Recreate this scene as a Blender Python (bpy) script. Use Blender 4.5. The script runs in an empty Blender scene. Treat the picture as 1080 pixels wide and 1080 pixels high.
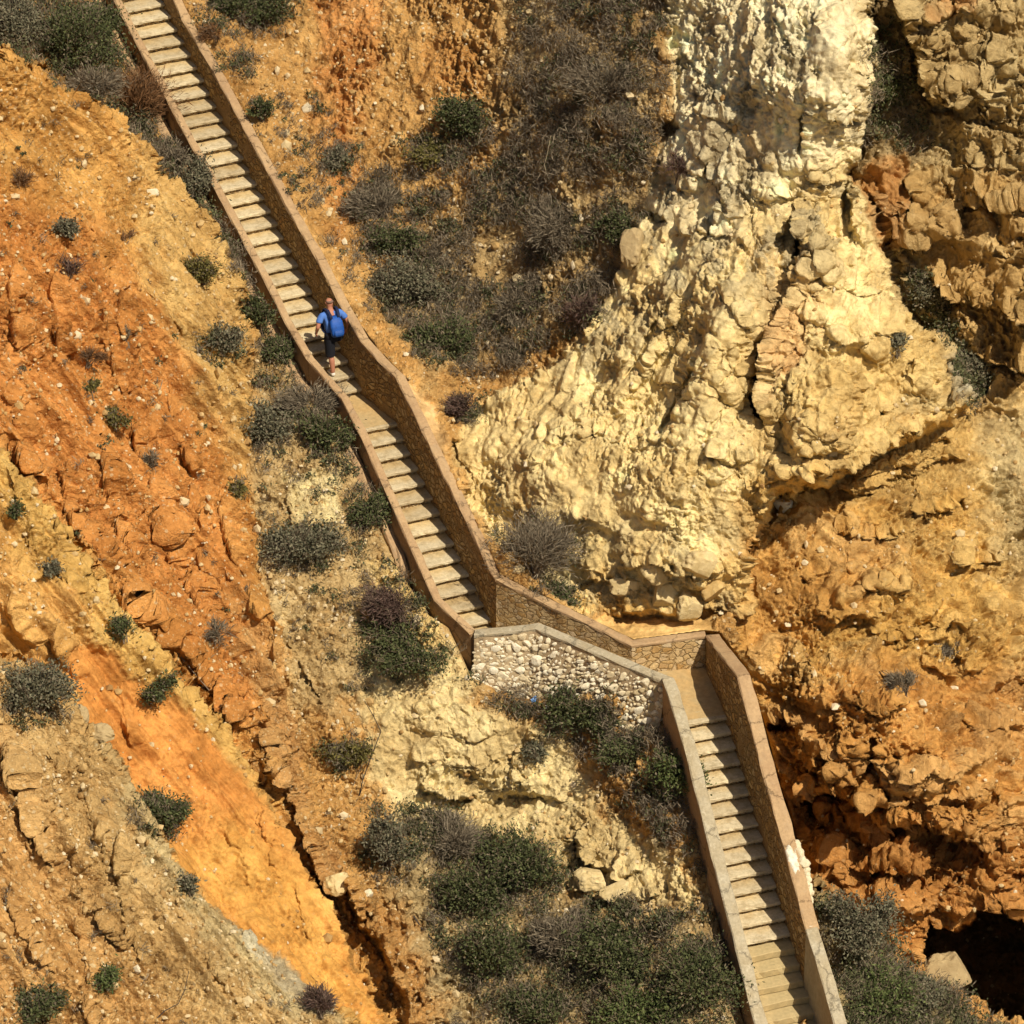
import bpy, math, random, os
import numpy as np

QUAL = 0.95            # terrain vertex spacing in photograph pixels
rng = np.random.default_rng(7)
random.seed(7)
sc = bpy.context.scene
COL = sc.collection
rad = math.radians

# ------------------------------------------------------------------ camera frame
TH = rad(30); D0 = 105.0; F = 47 * D0
RT = np.array([1., 0, 0]); FW = np.array([0, math.cos(TH), -math.sin(TH)]); UP = np.array([0, math.sin(TH), math.cos(TH)])
def ray(px, py): return FW + RT * ((px - 540) / F) + UP * (-(py - 540) / F)
CAM = -ray(381, 409) * D0                       # world origin = lowest tread of the upper flight
def onz(px, py, z):
    r = ray(px, py); return CAM + r * ((z - CAM[2]) / r[2])
def at(px, py, e): return CAM + ray(px, py) * (D0 + e)
def proj(P):
    v = np.asarray(P, float) - CAM; d = v @ FW
    return 540 + F * (v @ RT) / d, 540 - F * (v @ UP) / d, d - D0
def zfor(x, y, py):
    k = -(py - 540) / F; vy = y - CAM[1]; s, c = math.sin(TH), math.cos(TH)
    return CAM[2] + vy * (k * c - s) / (c + k * s)

cam = bpy.data.cameras.new('camera'); co = bpy.data.objects.new('camera', cam); COL.objects.link(co)
co.location = CAM; co.rotation_euler = (rad(60), 0, 0)
cam.sensor_fit = 'HORIZONTAL'; cam.sensor_width = 36; cam.lens = 36 * F / 1080
cam.clip_start = 1; cam.clip_end = 5000
sc.camera = co

# ------------------------------------------------------------------ light
SUN_AZ, SUN_EL = rad(-50), rad(55)              # azimuth measured from +x (right), towards the camera
sx, sy, sz = math.cos(SUN_EL) * math.cos(SUN_AZ), math.cos(SUN_EL) * math.sin(SUN_AZ), math.sin(SUN_EL)
from mathutils import Vector, Matrix
L = bpy.data.lights.new('sun', 'SUN'); L.energy = 4.9; L.angle = rad(0.5); L.color = (1.0, 0.905, 0.74)
lo = bpy.data.objects.new('sun', L); COL.objects.link(lo)
lo.rotation_euler = Vector((sx, sy, sz)).to_track_quat('Z', 'Y').to_euler(); lo.location = (40, -60, 60)
W = bpy.data.worlds.new('World'); sc.world = W; W.use_nodes = True
nt = W.node_tree; bg = nt.nodes['Background']; sky = nt.nodes.new('ShaderNodeTexSky')
sky.sky_type = 'NISHITA'; sky.sun_disc = False; sky.sun_elevation = SUN_EL
sky.sun_rotation = math.atan2(sx, sy); sky.dust_density = 3.0
nt.links.new(sky.outputs[0], bg.inputs[0]); bg.inputs[1].default_value = 0.05
vs = sc.view_settings; vs.view_transform = 'Standard'; vs.look = 'None'; vs.exposure = 0.05; vs.gamma = 1.0
try: vs.use_curve_mapping = False
except Exception: pass
sc.cycles.use_adaptive_sampling = True; sc.cycles.adaptive_threshold = .03; sc.cycles.max_bounces = 5; sc.cycles.diffuse_bounces = 2; sc.cycles.glossy_bounces = 1; sc.cycles.caustics_reflective = False

# ------------------------------------------------------------------ helpers
def tag(o, label=None, cat=None, group=None, kind=None):
    if label: o['label'] = label
    if cat: o['category'] = cat
    if group: o['group'] = group
    if kind: o['kind'] = kind
    return o
def empty(name, loc, label=None, cat=None, group=None):
    o = bpy.data.objects.new(name, None); COL.objects.link(o); o.location = tuple(loc); o.empty_display_size = .2
    return tag(o, label, cat, group)
def link(name, me, parent=None, origin=None):
    o = bpy.data.objects.new(name, me); COL.objects.link(o)
    if parent is not None: o.parent = parent
    return o
def mesh_np(name, V, faces, mats=(), smooth=True, mi=None):
    """V (n,3); faces = list of (k, array(m,k)) blocks"""
    me = bpy.data.meshes.new(name); V = np.ascontiguousarray(V, np.float32)
    me.vertices.add(len(V)); me.vertices.foreach_set('co', V.ravel())
    blocks = [np.ascontiguousarray(f, np.int32) for f in faces if len(f)]
    nl = sum(b.size for b in blocks); nf = sum(len(b) for b in blocks)
    me.loops.add(nl); me.loops.foreach_set('vertex_index', np.concatenate([b.ravel() for b in blocks]))
    tot = np.concatenate([np.full(len(b), b.shape[1], np.int32) for b in blocks])
    me.polygons.add(nf); me.polygons.foreach_set('loop_start', np.concatenate([[0], np.cumsum(tot)[:-1]]).astype(np.int32))
    me.polygons.foreach_set('use_smooth', np.full(nf, smooth))
    if mi is not None: me.polygons.foreach_set('material_index', np.ascontiguousarray(mi, np.int32))
    for m in mats: me.materials.append(m)
    me.update(calc_edges=True); me.validate()
    return me
def point_color(me, name, C):
    a = me.attributes.new(name, 'FLOAT_COLOR', 'POINT')
    C4 = np.ones((len(C), 4), np.float32); C4[:, :3] = C
    a.data.foreach_set('color', C4.ravel())

# ---- vectorised noise
def _hash(ix, iy, iz, seed):
    h = (ix.astype(np.uint32) * np.uint32(374761393)) ^ (iy.astype(np.uint32) * np.uint32(668265263)) ^ (iz.astype(np.uint32) * np.uint32(2246822519)) ^ np.uint32((seed * 3266489917) & 0xffffffff)
    h = (h ^ (h >> np.uint32(13))) * np.uint32(1274126177)
    h = (h ^ (h >> np.uint32(16))) * np.uint32(2654435761)
    return h ^ (h >> np.uint32(15))
_G = np.random.default_rng(3).normal(size=(256, 3)).astype(np.float32); _G /= np.linalg.norm(_G, axis=1)[:, None]
def _perlin(P, seed):
    Pi = np.floor(P); f = (P - Pi).astype(np.float32); I = Pi.astype(np.int64).astype(np.uint32)
    u = f * f * f * (f * (f * 6 - 15) + 10); out = np.zeros(len(P), np.float32)
    for dx in (0, 1):
        wx = u[:, 0] if dx else 1 - u[:, 0]
        for dy in (0, 1):
            wy = u[:, 1] if dy else 1 - u[:, 1]
            for dz in (0, 1):
                wz = u[:, 2] if dz else 1 - u[:, 2]
                g = _G[_hash(I[:, 0] + np.uint32(dx), I[:, 1] + np.uint32(dy), I[:, 2] + np.uint32(dz), seed) & np.uint32(255)]
                out += wx * wy * wz * (g[:, 0] * (f[:, 0] - dx) + g[:, 1] * (f[:, 1] - dy) + g[:, 2] * (f[:, 2] - dz))
    return out * 1.5
def chunked(fn, P, *a, n=60000):
    return np.concatenate([fn(P[i:i + n], *a) for i in range(0, len(P), n)])
def perlin(P, seed=0): return chunked(_perlin, np.asarray(P, np.float32), seed)
def fbm(P, oct=4, seed=0, gain=.5):
    P = np.asarray(P, np.float32); s = np.zeros(len(P), np.float32); a = 1.0
    for o in range(oct): s += a * perlin(P * 2.03 ** o + 17.3 * o, seed + o); a *= gain
    return s
def ridged(P, oct=4, seed=0, gain=.5):
    P = np.asarray(P, np.float32); s = np.zeros(len(P), np.float32); a = 1.0
    for o in range(oct): s += a * (1 - 2 * np.abs(perlin(P * 2.03 ** o + 11.1 * o, seed + o))); a *= gain
    return s
def _vor(P, seed):
    Pi = np.floor(P); f = (P - Pi).astype(np.float32); I = Pi.astype(np.int64).astype(np.uint32)
    d1 = np.full(len(P), 9, np.float32); d2 = d1.copy(); idd = np.zeros(len(P), np.uint32)
    for dx in (-1, 0, 1):
        for dy in (-1, 0, 1):
            for dz in (-1, 0, 1):
                h = _hash(I[:, 0] + np.uint32(dx & 0xffffffff), I[:, 1] + np.uint32(dy & 0xffffffff), I[:, 2] + np.uint32(dz & 0xffffffff), seed)
                ox = (h & np.uint32(1023)).astype(np.float32) / 1023 + dx - f[:, 0]
                oy = ((h >> np.uint32(10)) & np.uint32(1023)).astype(np.float32) / 1023 + dy - f[:, 1]
                oz = ((h >> np.uint32(20)) & np.uint32(1023)).astype(np.float32) / 1023 + dz - f[:, 2]
                d = ox * ox + oy * oy + oz * oz
                n = d < d1
                d2 = np.where(n, d1, np.minimum(d2, d)); idd = np.where(n, h, idd); d1 = np.where(n, d, d1)
    return np.stack([np.sqrt(d1), np.sqrt(d2), (idd & np.uint32(65535)).astype(np.float32) / 65535], 1)
def vor(P, seed=0): return chunked(_vor, np.asarray(P, np.float32), seed)
def smooth(a, b, x): t = np.clip((x - a) / (b - a), 0, 1); return t * t * (3 - 2 * t)

# ------------------------------------------------------------------ materials
def new_mat(name):
    m = bpy.data.materials.new(name); m.use_nodes = True
    n = m.node_tree; return m, n, n.nodes['Principled BSDF']
def N(nt, typ, **kw):
    n = nt.nodes.new(typ)
    for k, v in kw.items():
        if k in n.inputs: n.inputs[k].default_value = v
        else: setattr(n, k, v)
    return n
def ramp(nt, stops):
    r = nt.nodes.new('ShaderNodeValToRGB'); e = r.color_ramp.elements
    while len(e) > len(stops): e.remove(e[-1])
    while len(e) < len(stops): e.new(.5)
    for k, (p, c) in enumerate(stops): e[k].position = p; e[k].color = (*c, 1) if len(c) == 3 else c
    return r
def mixc(nt, a, b, fac, mode='MIX'):
    m = nt.nodes.new('ShaderNodeMix'); m.data_type = 'RGBA'; m.blend_type = mode
    for s, v in ((6, a), (7, b), (0, fac)):
        if hasattr(v, 'links') or hasattr(v, 'is_linked'): nt.links.new(v, m.inputs[s])
        else: m.inputs[s].default_value = v if s == 0 else ((*v, 1) if len(v) == 3 else v)
    return m.outputs[2]
def texco(nt, kind='Object'):
    return nt.nodes.new('ShaderNodeTexCoord').outputs[kind]

def mat_speckle(name, col, var=.25, scale=8., bump=.02, rough=.9, col2=None, scale2=1.2, pos=(.4, .65)):
    """plaster / concrete / soil: base colour, broad patches of col2, fine grain"""
    m, n, b = new_mat(name); tc = texco(n)
    n1 = N(n, 'ShaderNodeTexNoise', Scale=scale, Detail=6., Roughness=.65); n.links.new(tc, n1.inputs['Vector'])
    n2 = N(n, 'ShaderNodeTexNoise', Scale=scale2, Detail=5., Roughness=.6); n.links.new(tc, n2.inputs['Vector'])
    r2 = ramp(n, [(pos[0], (0, 0, 0)), (pos[1], (1, 1, 1))]); n.links.new(n2.outputs[0], r2.inputs[0])
    c = mixc(n, col, col2 or tuple(x * .75 for x in col), r2.outputs[0])
    r1 = ramp(n, [(.3, (1 - var,) * 3), (.7, (1 + var,) * 3)]); n.links.new(n1.outputs[0], r1.inputs[0])
    c = mixc(n, c, r1.outputs[0], 1.0, 'MULTIPLY'); n.links.new(c, b.inputs['Base Color'])
    b.inputs['Roughness'].default_value = rough; b.inputs['Specular IOR Level'].default_value = .2
    bp = N(n, 'ShaderNodeBump', Strength=1., Distance=bump); n.links.new(n1.outputs[0], bp.inputs['Height']); n.links.new(bp.outputs[0], b.inputs['Normal'])
    return m
def mat_render(name, col, col2, stain):
    """weathered cement render: patches, stains, hairline cracks"""
    m, n, b = new_mat(name); tc = texco(n)
    def noise(sc, de, ro=.65):
        x = N(n, 'ShaderNodeTexNoise', Scale=sc, Detail=de, Roughness=ro); n.links.new(tc, x.inputs['Vector']); return x
    n1, n2, n3 = noise(18., 5.), noise(1.6, 5.), noise(4.5, 6., .75)
    r2 = ramp(n, [(.38, (0, 0, 0)), (.62, (1, 1, 1))]); n.links.new(n2.outputs[0], r2.inputs[0]); c = mixc(n, col, col2, r2.outputs[0])
    r3 = ramp(n, [(.54, (0, 0, 0)), (.72, (.85,) * 3)]); n.links.new(n3.outputs[0], r3.inputs[0]); c = mixc(n, c, stain, r3.outputs[0])
    r1 = ramp(n, [(.3, (.82,) * 3), (.7, (1.15,) * 3)]); n.links.new(n1.outputs[0], r1.inputs[0]); c = mixc(n, c, r1.outputs[0], 1., 'MULTIPLY')
    ad = N(n, 'ShaderNodeVectorMath', operation='MULTIPLY_ADD'); n.links.new(n3.outputs['Color'], ad.inputs[0]); ad.inputs[1].default_value = (.35,) * 3; n.links.new(tc, ad.inputs[2])
    v = N(n, 'ShaderNodeTexVoronoi', feature='DISTANCE_TO_EDGE', Scale=.9); n.links.new(ad.outputs[0], v.inputs['Vector'])
    rc = ramp(n, [(.0, (.45,) * 3), (.022, (1, 1, 1))]); n.links.new(v.outputs['Distance'], rc.inputs[0]); c = mixc(n, c, rc.outputs[0], 1., 'MULTIPLY')
    n.links.new(c, b.inputs['Base Color']); b.inputs['Roughness'].default_value = .92; b.inputs['Specular IOR Level'].default_value = .15
    bp = N(n, 'ShaderNodeBump', Strength=1., Distance=.012); n.links.new(n1.outputs[0], bp.inputs['Height']); n.links.new(bp.outputs[0], b.inputs['Normal'])
    return m
def mat_masonry(name, stones, mortar, scale=4.5, depth=.05, edge=(.03, .12), mort_patch=.0):
    """rubble stonework: voronoi stones bedded in mortar"""
    m, n, b = new_mat(name); tc = texco(n)
    nz = N(n, 'ShaderNodeTexNoise', Scale=5., Detail=3.); n.links.new(tc, nz.inputs['Vector'])
    mp = N(n, 'ShaderNodeMapping'); mp.inputs['Scale'].default_value = (1, 1, 1.5); n.links.new(tc, mp.inputs[0])
    ad = N(n, 'ShaderNodeVectorMath', operation='MULTIPLY_ADD'); n.links.new(nz.outputs['Color'], ad.inputs[0]); ad.inputs[1].default_value = (.22,) * 3; n.links.new(mp.outputs[0], ad.inputs[2])
    v1 = N(n, 'ShaderNodeTexVoronoi', Scale=scale); n.links.new(ad.outputs[0], v1.inputs['Vector'])
    v2 = N(n, 'ShaderNodeTexVoronoi', feature='DISTANCE_TO_EDGE', Scale=scale); n.links.new(ad.outputs[0], v2.inputs['Vector'])
    re = ramp(n, [(edge[0], (0, 0, 0)), (edge[1], (1, 1, 1))]); n.links.new(v2.outputs['Distance'], re.inputs[0])
    sep = N(n, 'ShaderNodeSeparateColor'); n.links.new(v1.outputs['Color'], sep.inputs[0])
    rs = ramp(n, [(i / max(1, len(stones) - 1), s) for i, s in enumerate(stones)]); n.links.new(sep.outputs[0], rs.inputs[0])
    g = N(n, 'ShaderNodeTexNoise', Scale=28., Detail=4.); n.links.new(tc, g.inputs['Vector'])
    rg = ramp(n, [(.3, (.75,) * 3), (.7, (1.2,) * 3)]); n.links.new(g.outputs[0], rg.inputs[0])
    fac = re.outputs[0]
    if mort_patch:
        pn = N(n, 'ShaderNodeTexNoise', Scale=1.1, Detail=3.); n.links.new(tc, pn.inputs['Vector'])
        rp = ramp(n, [(mort_patch - .06, (0, 0, 0)), (mort_patch + .04, (1, 1, 1))]); n.links.new(pn.outputs[0], rp.inputs[0])
        # some stones are buried under mortar
        ad2 = N(n, 'ShaderNodeMath', operation='MULTIPLY'); n.links.new(fac, ad2.inputs[0]); n.links.new(rp.outputs[0], ad2.inputs[1]); fac = ad2.outputs[0]
    c = mixc(n, mortar, rs.outputs[0], fac); c = mixc(n, c, rg.outputs[0], 1.0, 'MULTIPLY')
    n.links.new(c, b.inputs['Base Color']); b.inputs['Roughness'].default_value = .9; b.inputs['Specular IOR Level'].default_value = .15
    h = N(n, 'ShaderNodeMath', operation='MULTIPLY_ADD'); n.links.new(g.outputs[0], h.inputs[0]); h.inputs[1].default_value = .35; n.links.new(fac, h.inputs[2])
    bp = N(n, 'ShaderNodeBump', Strength=1., Distance=depth); n.links.new(h.outputs[0], bp.inputs['Height']); n.links.new(bp.outputs[0], b.inputs['Normal'])
    return m
def mat_plain(name, col, rough=.8, var=.15, scale=30):
    m, n, b = new_mat(name); tc = texco(n)
    n1 = N(n, 'ShaderNodeTexNoise', Scale=float(scale), Detail=3.); n.links.new(tc, n1.inputs['Vector'])
    r1 = ramp(n, [(.3, tuple(x * (1 - var) for x in col)), (.7, tuple(min(1, x * (1 + var)) for x in col))]); n.links.new(n1.outputs[0], r1.inputs[0])
    n.links.new(r1.outputs[0], b.inputs['Base Color']); b.inputs['Roughness'].default_value = rough; b.inputs['Specular IOR Level'].default_value = .25
    return m
def mat_leaf(name, c1, c2, trans=True):
    m, n, b = new_mat(name); g = N(n, 'ShaderNodeNewGeometry')
    r = ramp(n, [(0, c1), (.82, c2), (.88, (.11, .088, .058)), (1, (.20, .16, .105))] if trans else [(0, c1), (1, c2)]); n.links.new(g.outputs['Random Per Island'], r.inputs[0])
    n.links.new(r.outputs[0], b.inputs['Base Color']); b.inputs['Roughness'].default_value = .75; b.inputs['Specular IOR Level'].default_value = .1
    return m

def mat_ground():
    m, n, b = new_mat('weathered_rock'); tc = texco(n)
    col = N(n, 'ShaderNodeAttribute', attribute_name='tint'); prm = N(n, 'ShaderNodeAttribute', attribute_name='grain')
    sep = N(n, 'ShaderNodeSeparateColor'); n.links.new(prm.outputs['Color'], sep.inputs[0])   # r: pebbles, g: fine roughness, b: pits
    # pebbles of the conglomerate
    v1 = N(n, 'ShaderNodeTexVoronoi', Scale=9.); n.links.new(tc, v1.inputs['Vector'])
    v2 = N(n, 'ShaderNodeTexVoronoi', Scale=20.); n.links.new(tc, v2.inputs['Vector'])
    s1 = N(n, 'ShaderNodeSeparateColor'); n.links.new(v1.outputs['Color'], s1.inputs[0])
    s2 = N(n, 'ShaderNodeSeparateColor'); n.links.new(v2.outputs['Color'], s2.inputs[0])
    nz = N(n, 'ShaderNodeTexNoise', Scale=7., Detail=5., Roughness=.72); n.links.new(tc, nz.inputs['Vector'])
    # base colour variation
    rv = ramp(n, [(.28, (.66, .62, .56)), (.5, (1, 1, 1)), (.74, (1.3, 1.3, 1.3))]); n.links.new(nz.outputs[0], rv.inputs[0])
    c = mixc(n, col.outputs['Color'], rv.outputs[0], 1., 'MULTIPLY')
    # pale stones in the soil
    def stones(c, vv, ss, thr, colr, k):
        a = N(n, 'ShaderNodeMath', operation='GREATER_THAN'); n.links.new(ss.outputs[0], a.inputs[0]); a.inputs[1].default_value = thr
        d = ramp(n, [(.25, (1, 1, 1)), (.45, (0, 0, 0))]); n.links.new(vv.outputs['Distance'], d.inputs[0])
        x = N(n, 'ShaderNodeMath', operation='MULTIPLY'); n.links.new(a.outputs[0], x.inputs[0]); n.links.new(d.outputs[0], x.inputs[1])
        y = N(n, 'ShaderNodeMath', operation='MULTIPLY'); n.links.new(x.outputs[0], y.inputs[0]); n.links.new(sep.outputs[0], y.inputs[1])
        z = N(n, 'ShaderNodeMath', operation='MULTIPLY'); n.links.new(y.outputs[0], z.inputs[0]); z.inputs[1].default_value = k
        return mixc(n, c, colr, z.outputs[0])
    c = stones(c, v2, s2, .80, (.60, .47, .26), .5)
    c = stones(c, v1, s1, .90, (.62, .50, .30), .6)
    n.links.new(c, b.inputs['Base Color']); b.inputs['Roughness'].default_value = .95; b.inputs['Specular IOR Level'].default_value = .08
    # relief
    def mul(a, k):
        x = N(n, 'ShaderNodeMath', operation='MULTIPLY'); n.links.new(a, x.inputs[0])
        if isinstance(k, (int, float)): x.inputs[1].default_value = k
        else: n.links.new(k, x.inputs[1])
        return x.outputs[0]
    def add(a, bb):
        x = N(n, 'ShaderNodeMath', operation='ADD'); n.links.new(a, x.inputs[0]); n.links.new(bb, x.inputs[1]); return x.outputs[0]
    h = mul(nz.outputs[0], sep.outputs[1])
    h = mul(h, .10)
    h = add(h, mul(mul(v1.outputs['Distance'], sep.outputs[0]), -.04))
    h = add(h, mul(mul(v2.outputs['Distance'], sep.outputs[0]), -.03))
    dn = N(n, 'ShaderNodeBump', Strength=.8, Distance=1.); n.links.new(h, dn.inputs['Height']); n.links.new(dn.outputs[0], b.inputs['Normal'])
    return m

M = {}
M['ground'] = mat_ground()
M['tread'] = mat_speckle('pale_concrete', (.50, .44, .30), .16, 14., .006, .85, (.46, .36, .20), 1.5, (.45, .68))
M['step_sand'] = mat_speckle('sandy_concrete', (.50, .38, .19), .16, 10., .008, .9, (.42, .33, .17), 1.6)
M['riser'] = mat_masonry('riser_rubble', [(.50, .36, .18), (.62, .50, .30), (.38, .25, .11)], (.34, .22, .10), 7., .03)
M['wall'] = mat_masonry('rubble_masonry', [(.36, .20, .07), (.50, .32, .12), (.27, .15, .05), (.56, .40, .19), (.40, .26, .11)], (.30, .19, .085), 5.0, .06, (.03, .16), .41)
M['white_wall'] = mat_masonry('white_rubble_masonry', [(.78, .70, .58), (.68, .55, .40), (.84, .78, .68), (.74, .66, .54)], (.31, .22, .135), 6.0, .06, (.06, .14), .47)
M['cap'] = mat_render('brown_render', (.38, .245, .13), (.46, .31, .165), (.33, .24, .15))
M['cap_grey'] = mat_render('grey_render', (.44, .38, .265), (.38, .31, .195), (.52, .46, .33))
M['plaster'] = mat_render('rough_plaster', (.36, .24, .13), (.30, .19, .10), (.26, .19, .11))
M['sand'] = mat_speckle('sandy_floor', (.50, .33, .14), .18, 9., .01, .95, (.44, .33, .17), 1.0)
M['white_mortar'] = mat_speckle('white_mortar', (.70, .65, .52), .2, 14., .02, .9, (.50, .41, .27), 5., (.5, .66))
M['concrete'] = mat_speckle('lower_concrete', (.36, .29, .18), .18, 9., .01, .9, (.42, .36, .24), 1.1)

# ------------------------------------------------------------------ staircase layout (world points)
r_ = .17; NF = 34
Rcap_px = [(178, 0), (185.5, 14), (220, 64), (267, 150), (298, 209), (334, 270), (368, 337), (387, 368), (400, 380), (421, 400), (435.5, 432), (459, 482), (488, 540), (507, 580), (519, 605.5), (527, 615), (548, 628), (586, 644.5), (666, 679), (745, 670), (778, 716), (798, 800), (823, 884), (830.5, 913), (845, 971), (861, 1019), (872, 1074)]
Lcap_px = [(128, 0), (208, 150), (263, 250), (275, 270), (308, 337), (328, 372), (360, 412), (370, 420), (385, 450), (407, 500), (432, 556), (467, 634), (492, 660), (501, 663), (569, 656), (710, 714), (731, 780), (752, 863), (770, 933), (788, 1000), (807, 1080)]
def capz(p, tab, lo=None):
    x, y, e = proj(p); cy = np.interp(x, [q[0] for q in tab], [q[1] for q in tab]); return zfor(p[0], p[1], cy)
A0, A1 = onz(173, 3, 29 * r_), onz(381, 409, 0); B0, B1 = onz(418, 446, -r_), onz(517, 653, -14 * r_)
C0, C1 = onz(766, 755, -15 * r_), onz(858, 1068, -34 * r_)
def flat(v): v = np.array(v, float); v[2] = 0; return v / np.linalg.norm(v)
aA, aB, aC = flat(A0 - A1), flat(B0 - B1), flat(C0 - C1)
lft = lambda a: np.array([-a[1], a[0], 0])
dA, dB, dC = [np.hypot(*(h - l)[:2]) / n for l, h, n in ((A1, A0, 29), (B1, B0, 13), (C1, C0, 19))]
WD = 1.15
FLOOR = -15 * r_

# ------------------------------------------------------------------ treads and risers
def mat_tread():
    m, n, b = new_mat('worn_tread'); tc = texco(n); oi = N(n, 'ShaderNodeObjectInfo')
    off = N(n, 'ShaderNodeVectorMath', operation='MULTIPLY_ADD'); n.links.new(oi.outputs['Random'], off.inputs[0]); off.inputs[1].default_value = (50, 80, 30); n.links.new(tc, off.inputs[2])
    n1 = N(n, 'ShaderNodeTexNoise', Scale=16., Detail=6., Roughness=.7); n.links.new(off.outputs[0], n1.inputs['Vector'])
    n2 = N(n, 'ShaderNodeTexNoise', Scale=3., Detail=4.); n.links.new(off.outputs[0], n2.inputs['Vector'])
    sp = N(n, 'ShaderNodeSeparateXYZ'); n.links.new(tc, sp.inputs[0])
    a = N(n, 'ShaderNodeMath', operation='MULTIPLY_ADD'); n.links.new(n2.outputs[0], a.inputs[0]); a.inputs[1].default_value = .55; n.links.new(sp.outputs['Y'], a.inputs[2])
    rs = ramp(n, [(.38, (0, 0, 0)), (.66, (1, 1, 1))]); n.links.new(a.outputs[0], rs.inputs[0])     # blown sand gathers at the back of the tread
    c = mixc(n, (.57, .48, .315), (.54, .40, .20), rs.outputs[0])
    n4 = N(n, 'ShaderNodeTexNoise', Scale=5.5, Detail=6., Roughness=.7); n.links.new(off.outputs[0], n4.inputs['Vector'])
    r4 = ramp(n, [(.36, (.68, .64, .58)), (.54, (1, 1, 1))]); n.links.new(n4.outputs[0], r4.inputs[0]); c = mixc(n, c, r4.outputs[0], .8, 'MULTIPLY')      # foot wear and stains
    rt = ramp(n, [(0, (.82, .78, .72)), (.5, (1., 1., 1.)), (1, (1.14, 1.12, 1.06))]); n.links.new(oi.outputs['Random'], rt.inputs[0])
    c = mixc(n, c, rt.outputs[0], 1., 'MULTIPLY')
    r1 = ramp(n, [(.3, (.82,) * 3), (.7, (1.14,) * 3)]); n.links.new(n1.outputs[0], r1.inputs[0])
    c = mixc(n, c, r1.outputs[0], 1., 'MULTIPLY'); n.links.new(c, b.inputs['Base Color'])
    b.inputs['Roughness'].default_value = .88; b.inputs['Specular IOR Level'].default_value = .2
    bp = N(n, 'ShaderNodeBump', Strength=1., Distance=.006); n.links.new(n1.outputs[0], bp.inputs['Height']); n.links.new(bp.outputs[0], b.inputs['Normal'])
    return m
M['tread'] = mat_tread()

def slab_mesh(name, w, d, t, over, seed, mat, jit=.008, skew=0.):
    """tread slab: local +x right edge at 0, runs to -w; +y uphill; top at z=0"""
    g = np.random.default_rng(seed); ns = 12
    xs = np.linspace(.02, -w - .02, ns + 1)
    prof = [(-over + .012, -t), (-over, -t + .015), (-over, -.016), (-over + .016, 0), (d * .4, .0), (d + .05, .0), (d + .05, -t)]
    V = []
    wob = np.convolve(g.normal(size=ns + 5), np.ones(5) / 5, 'valid') * .016
    chip = (g.random(ns + 1) < .18) * g.random(ns + 1) * .04
    for i, x in enumerate(xs):
        for k, (y, z) in enumerate(prof):
            front = k < 4
            V.append((x, y + (wob[i] + g.normal() * jit * .5 + (chip[i] if k in (2, 3) else 0)) * front + skew * -x, z + g.normal() * jit * .35 - (chip[i] * .5 if k in (2, 3) else 0)))
    K = len(prof); Q = []
    for i in range(ns):
        for k in range(K):
            a, b_ = i * K + k, i * K + (k + 1) % K
            Q.append((a, b_, b_ + K, a + K))
    caps = np.array([[k for k in range(K)][::-1], [ns * K + k for k in range(K)]])
    return mesh_np(name, np.array(V), [np.array(Q), caps], [mat], smooth=False)
def riser_mesh(name, w, h, over, mat, seed, back=.05, skew=0.):
    g = np.random.default_rng(seed); nx, nz = 22, 4
    V = []; 
    for j in range(nz + 1):
        for i in range(nx + 1):
            x = .02 - (w + .04) * i / nx
            V.append((x, back + g.normal() * .010 + skew * -x, -h * j / nz))
    n0 = len(V); Q = []
    for j in range(nz):
        for i in range(nx):
            a = j * (nx + 1) + i; Q.append((a, a + nx + 1, a + nx + 2, a + 1))
    for i in range(nx + 1): V.append((V[i][0], back + .3, 0))
    for i in range(nx + 1): V.append((V[i][0], back + .3, -h))
    for i in range(nx):
        Q.append((n0 + i, i, i + 1, n0 + i + 1)); b0 = nz * (nx + 1)
        Q.append((b0 + i, n0 + nx + 1 + i, n0 + nx + 2 + i, b0 + i + 1))
    return mesh_np(name, np.array(V), [np.array(Q)], [mat], smooth=False)

def flight(lo, a, d, n, below, above, label, skew=0., mono=None):
    rz = math.atan2(a[1], a[0]) - math.pi / 2
    base = lo - a * d * below - np.array([0, 0, r_ * below])
    root = empty('staircase', base, label, 'staircase', 'flights of the cliff staircase')
    root.rotation_euler = (0, 0, rz)
    over = .035; t = .075
    slabs = [slab_mesh('tread', WD, d, t, over, 100 + k, M['tread'], skew=skew) for k in range(5)]
    risers = [riser_mesh('riser', WD, r_ - t - .004, over, M['riser'], 200 + k, skew=skew) for k in range(4)]
    mslab = [slab_mesh('tread', WD, d, r_ - .01, .0, 300 + k, M['step_sand'], .004, skew) for k in range(3)]
    for i in range(-below, n + above + 1):
        k = i + below
        if mono is not None and i < mono:
            o = link('tread', mslab[k % 3], root); o.location = (0, d * k, r_ * k); continue
        o = link('tread', slabs[(k * 7) % 5], root); o.location = (random.uniform(-.01, .01), d * k + random.uniform(-.012, .012), r_ * k + random.uniform(-.006, .006))
        o.rotation_euler = (random.uniform(-.006, .006), random.uniform(-.006, .006), random.uniform(-.012, .012))
        o = link('riser', risers[(k * 3) % 4], root); o.location = (0, d * k, r_ * k - t - .002)
    return root
flight(A1, aA, dA, 29, 0, 9, 'long upper flight of pale concrete steps, the one the man in blue climbs')
flight(B1, aB, dB, 13, 0, 0, 'short middle flight of pale steps, between the small landing and the white stone wall', 0.)
SK = math.tan(rad(4.0))
flight(C1, aC, dC, 19, 4, 0, 'lowest flight of steps, running down beside the mortar-patched wall with sandy monolithic bottom steps', -SK, mono=5)

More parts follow.
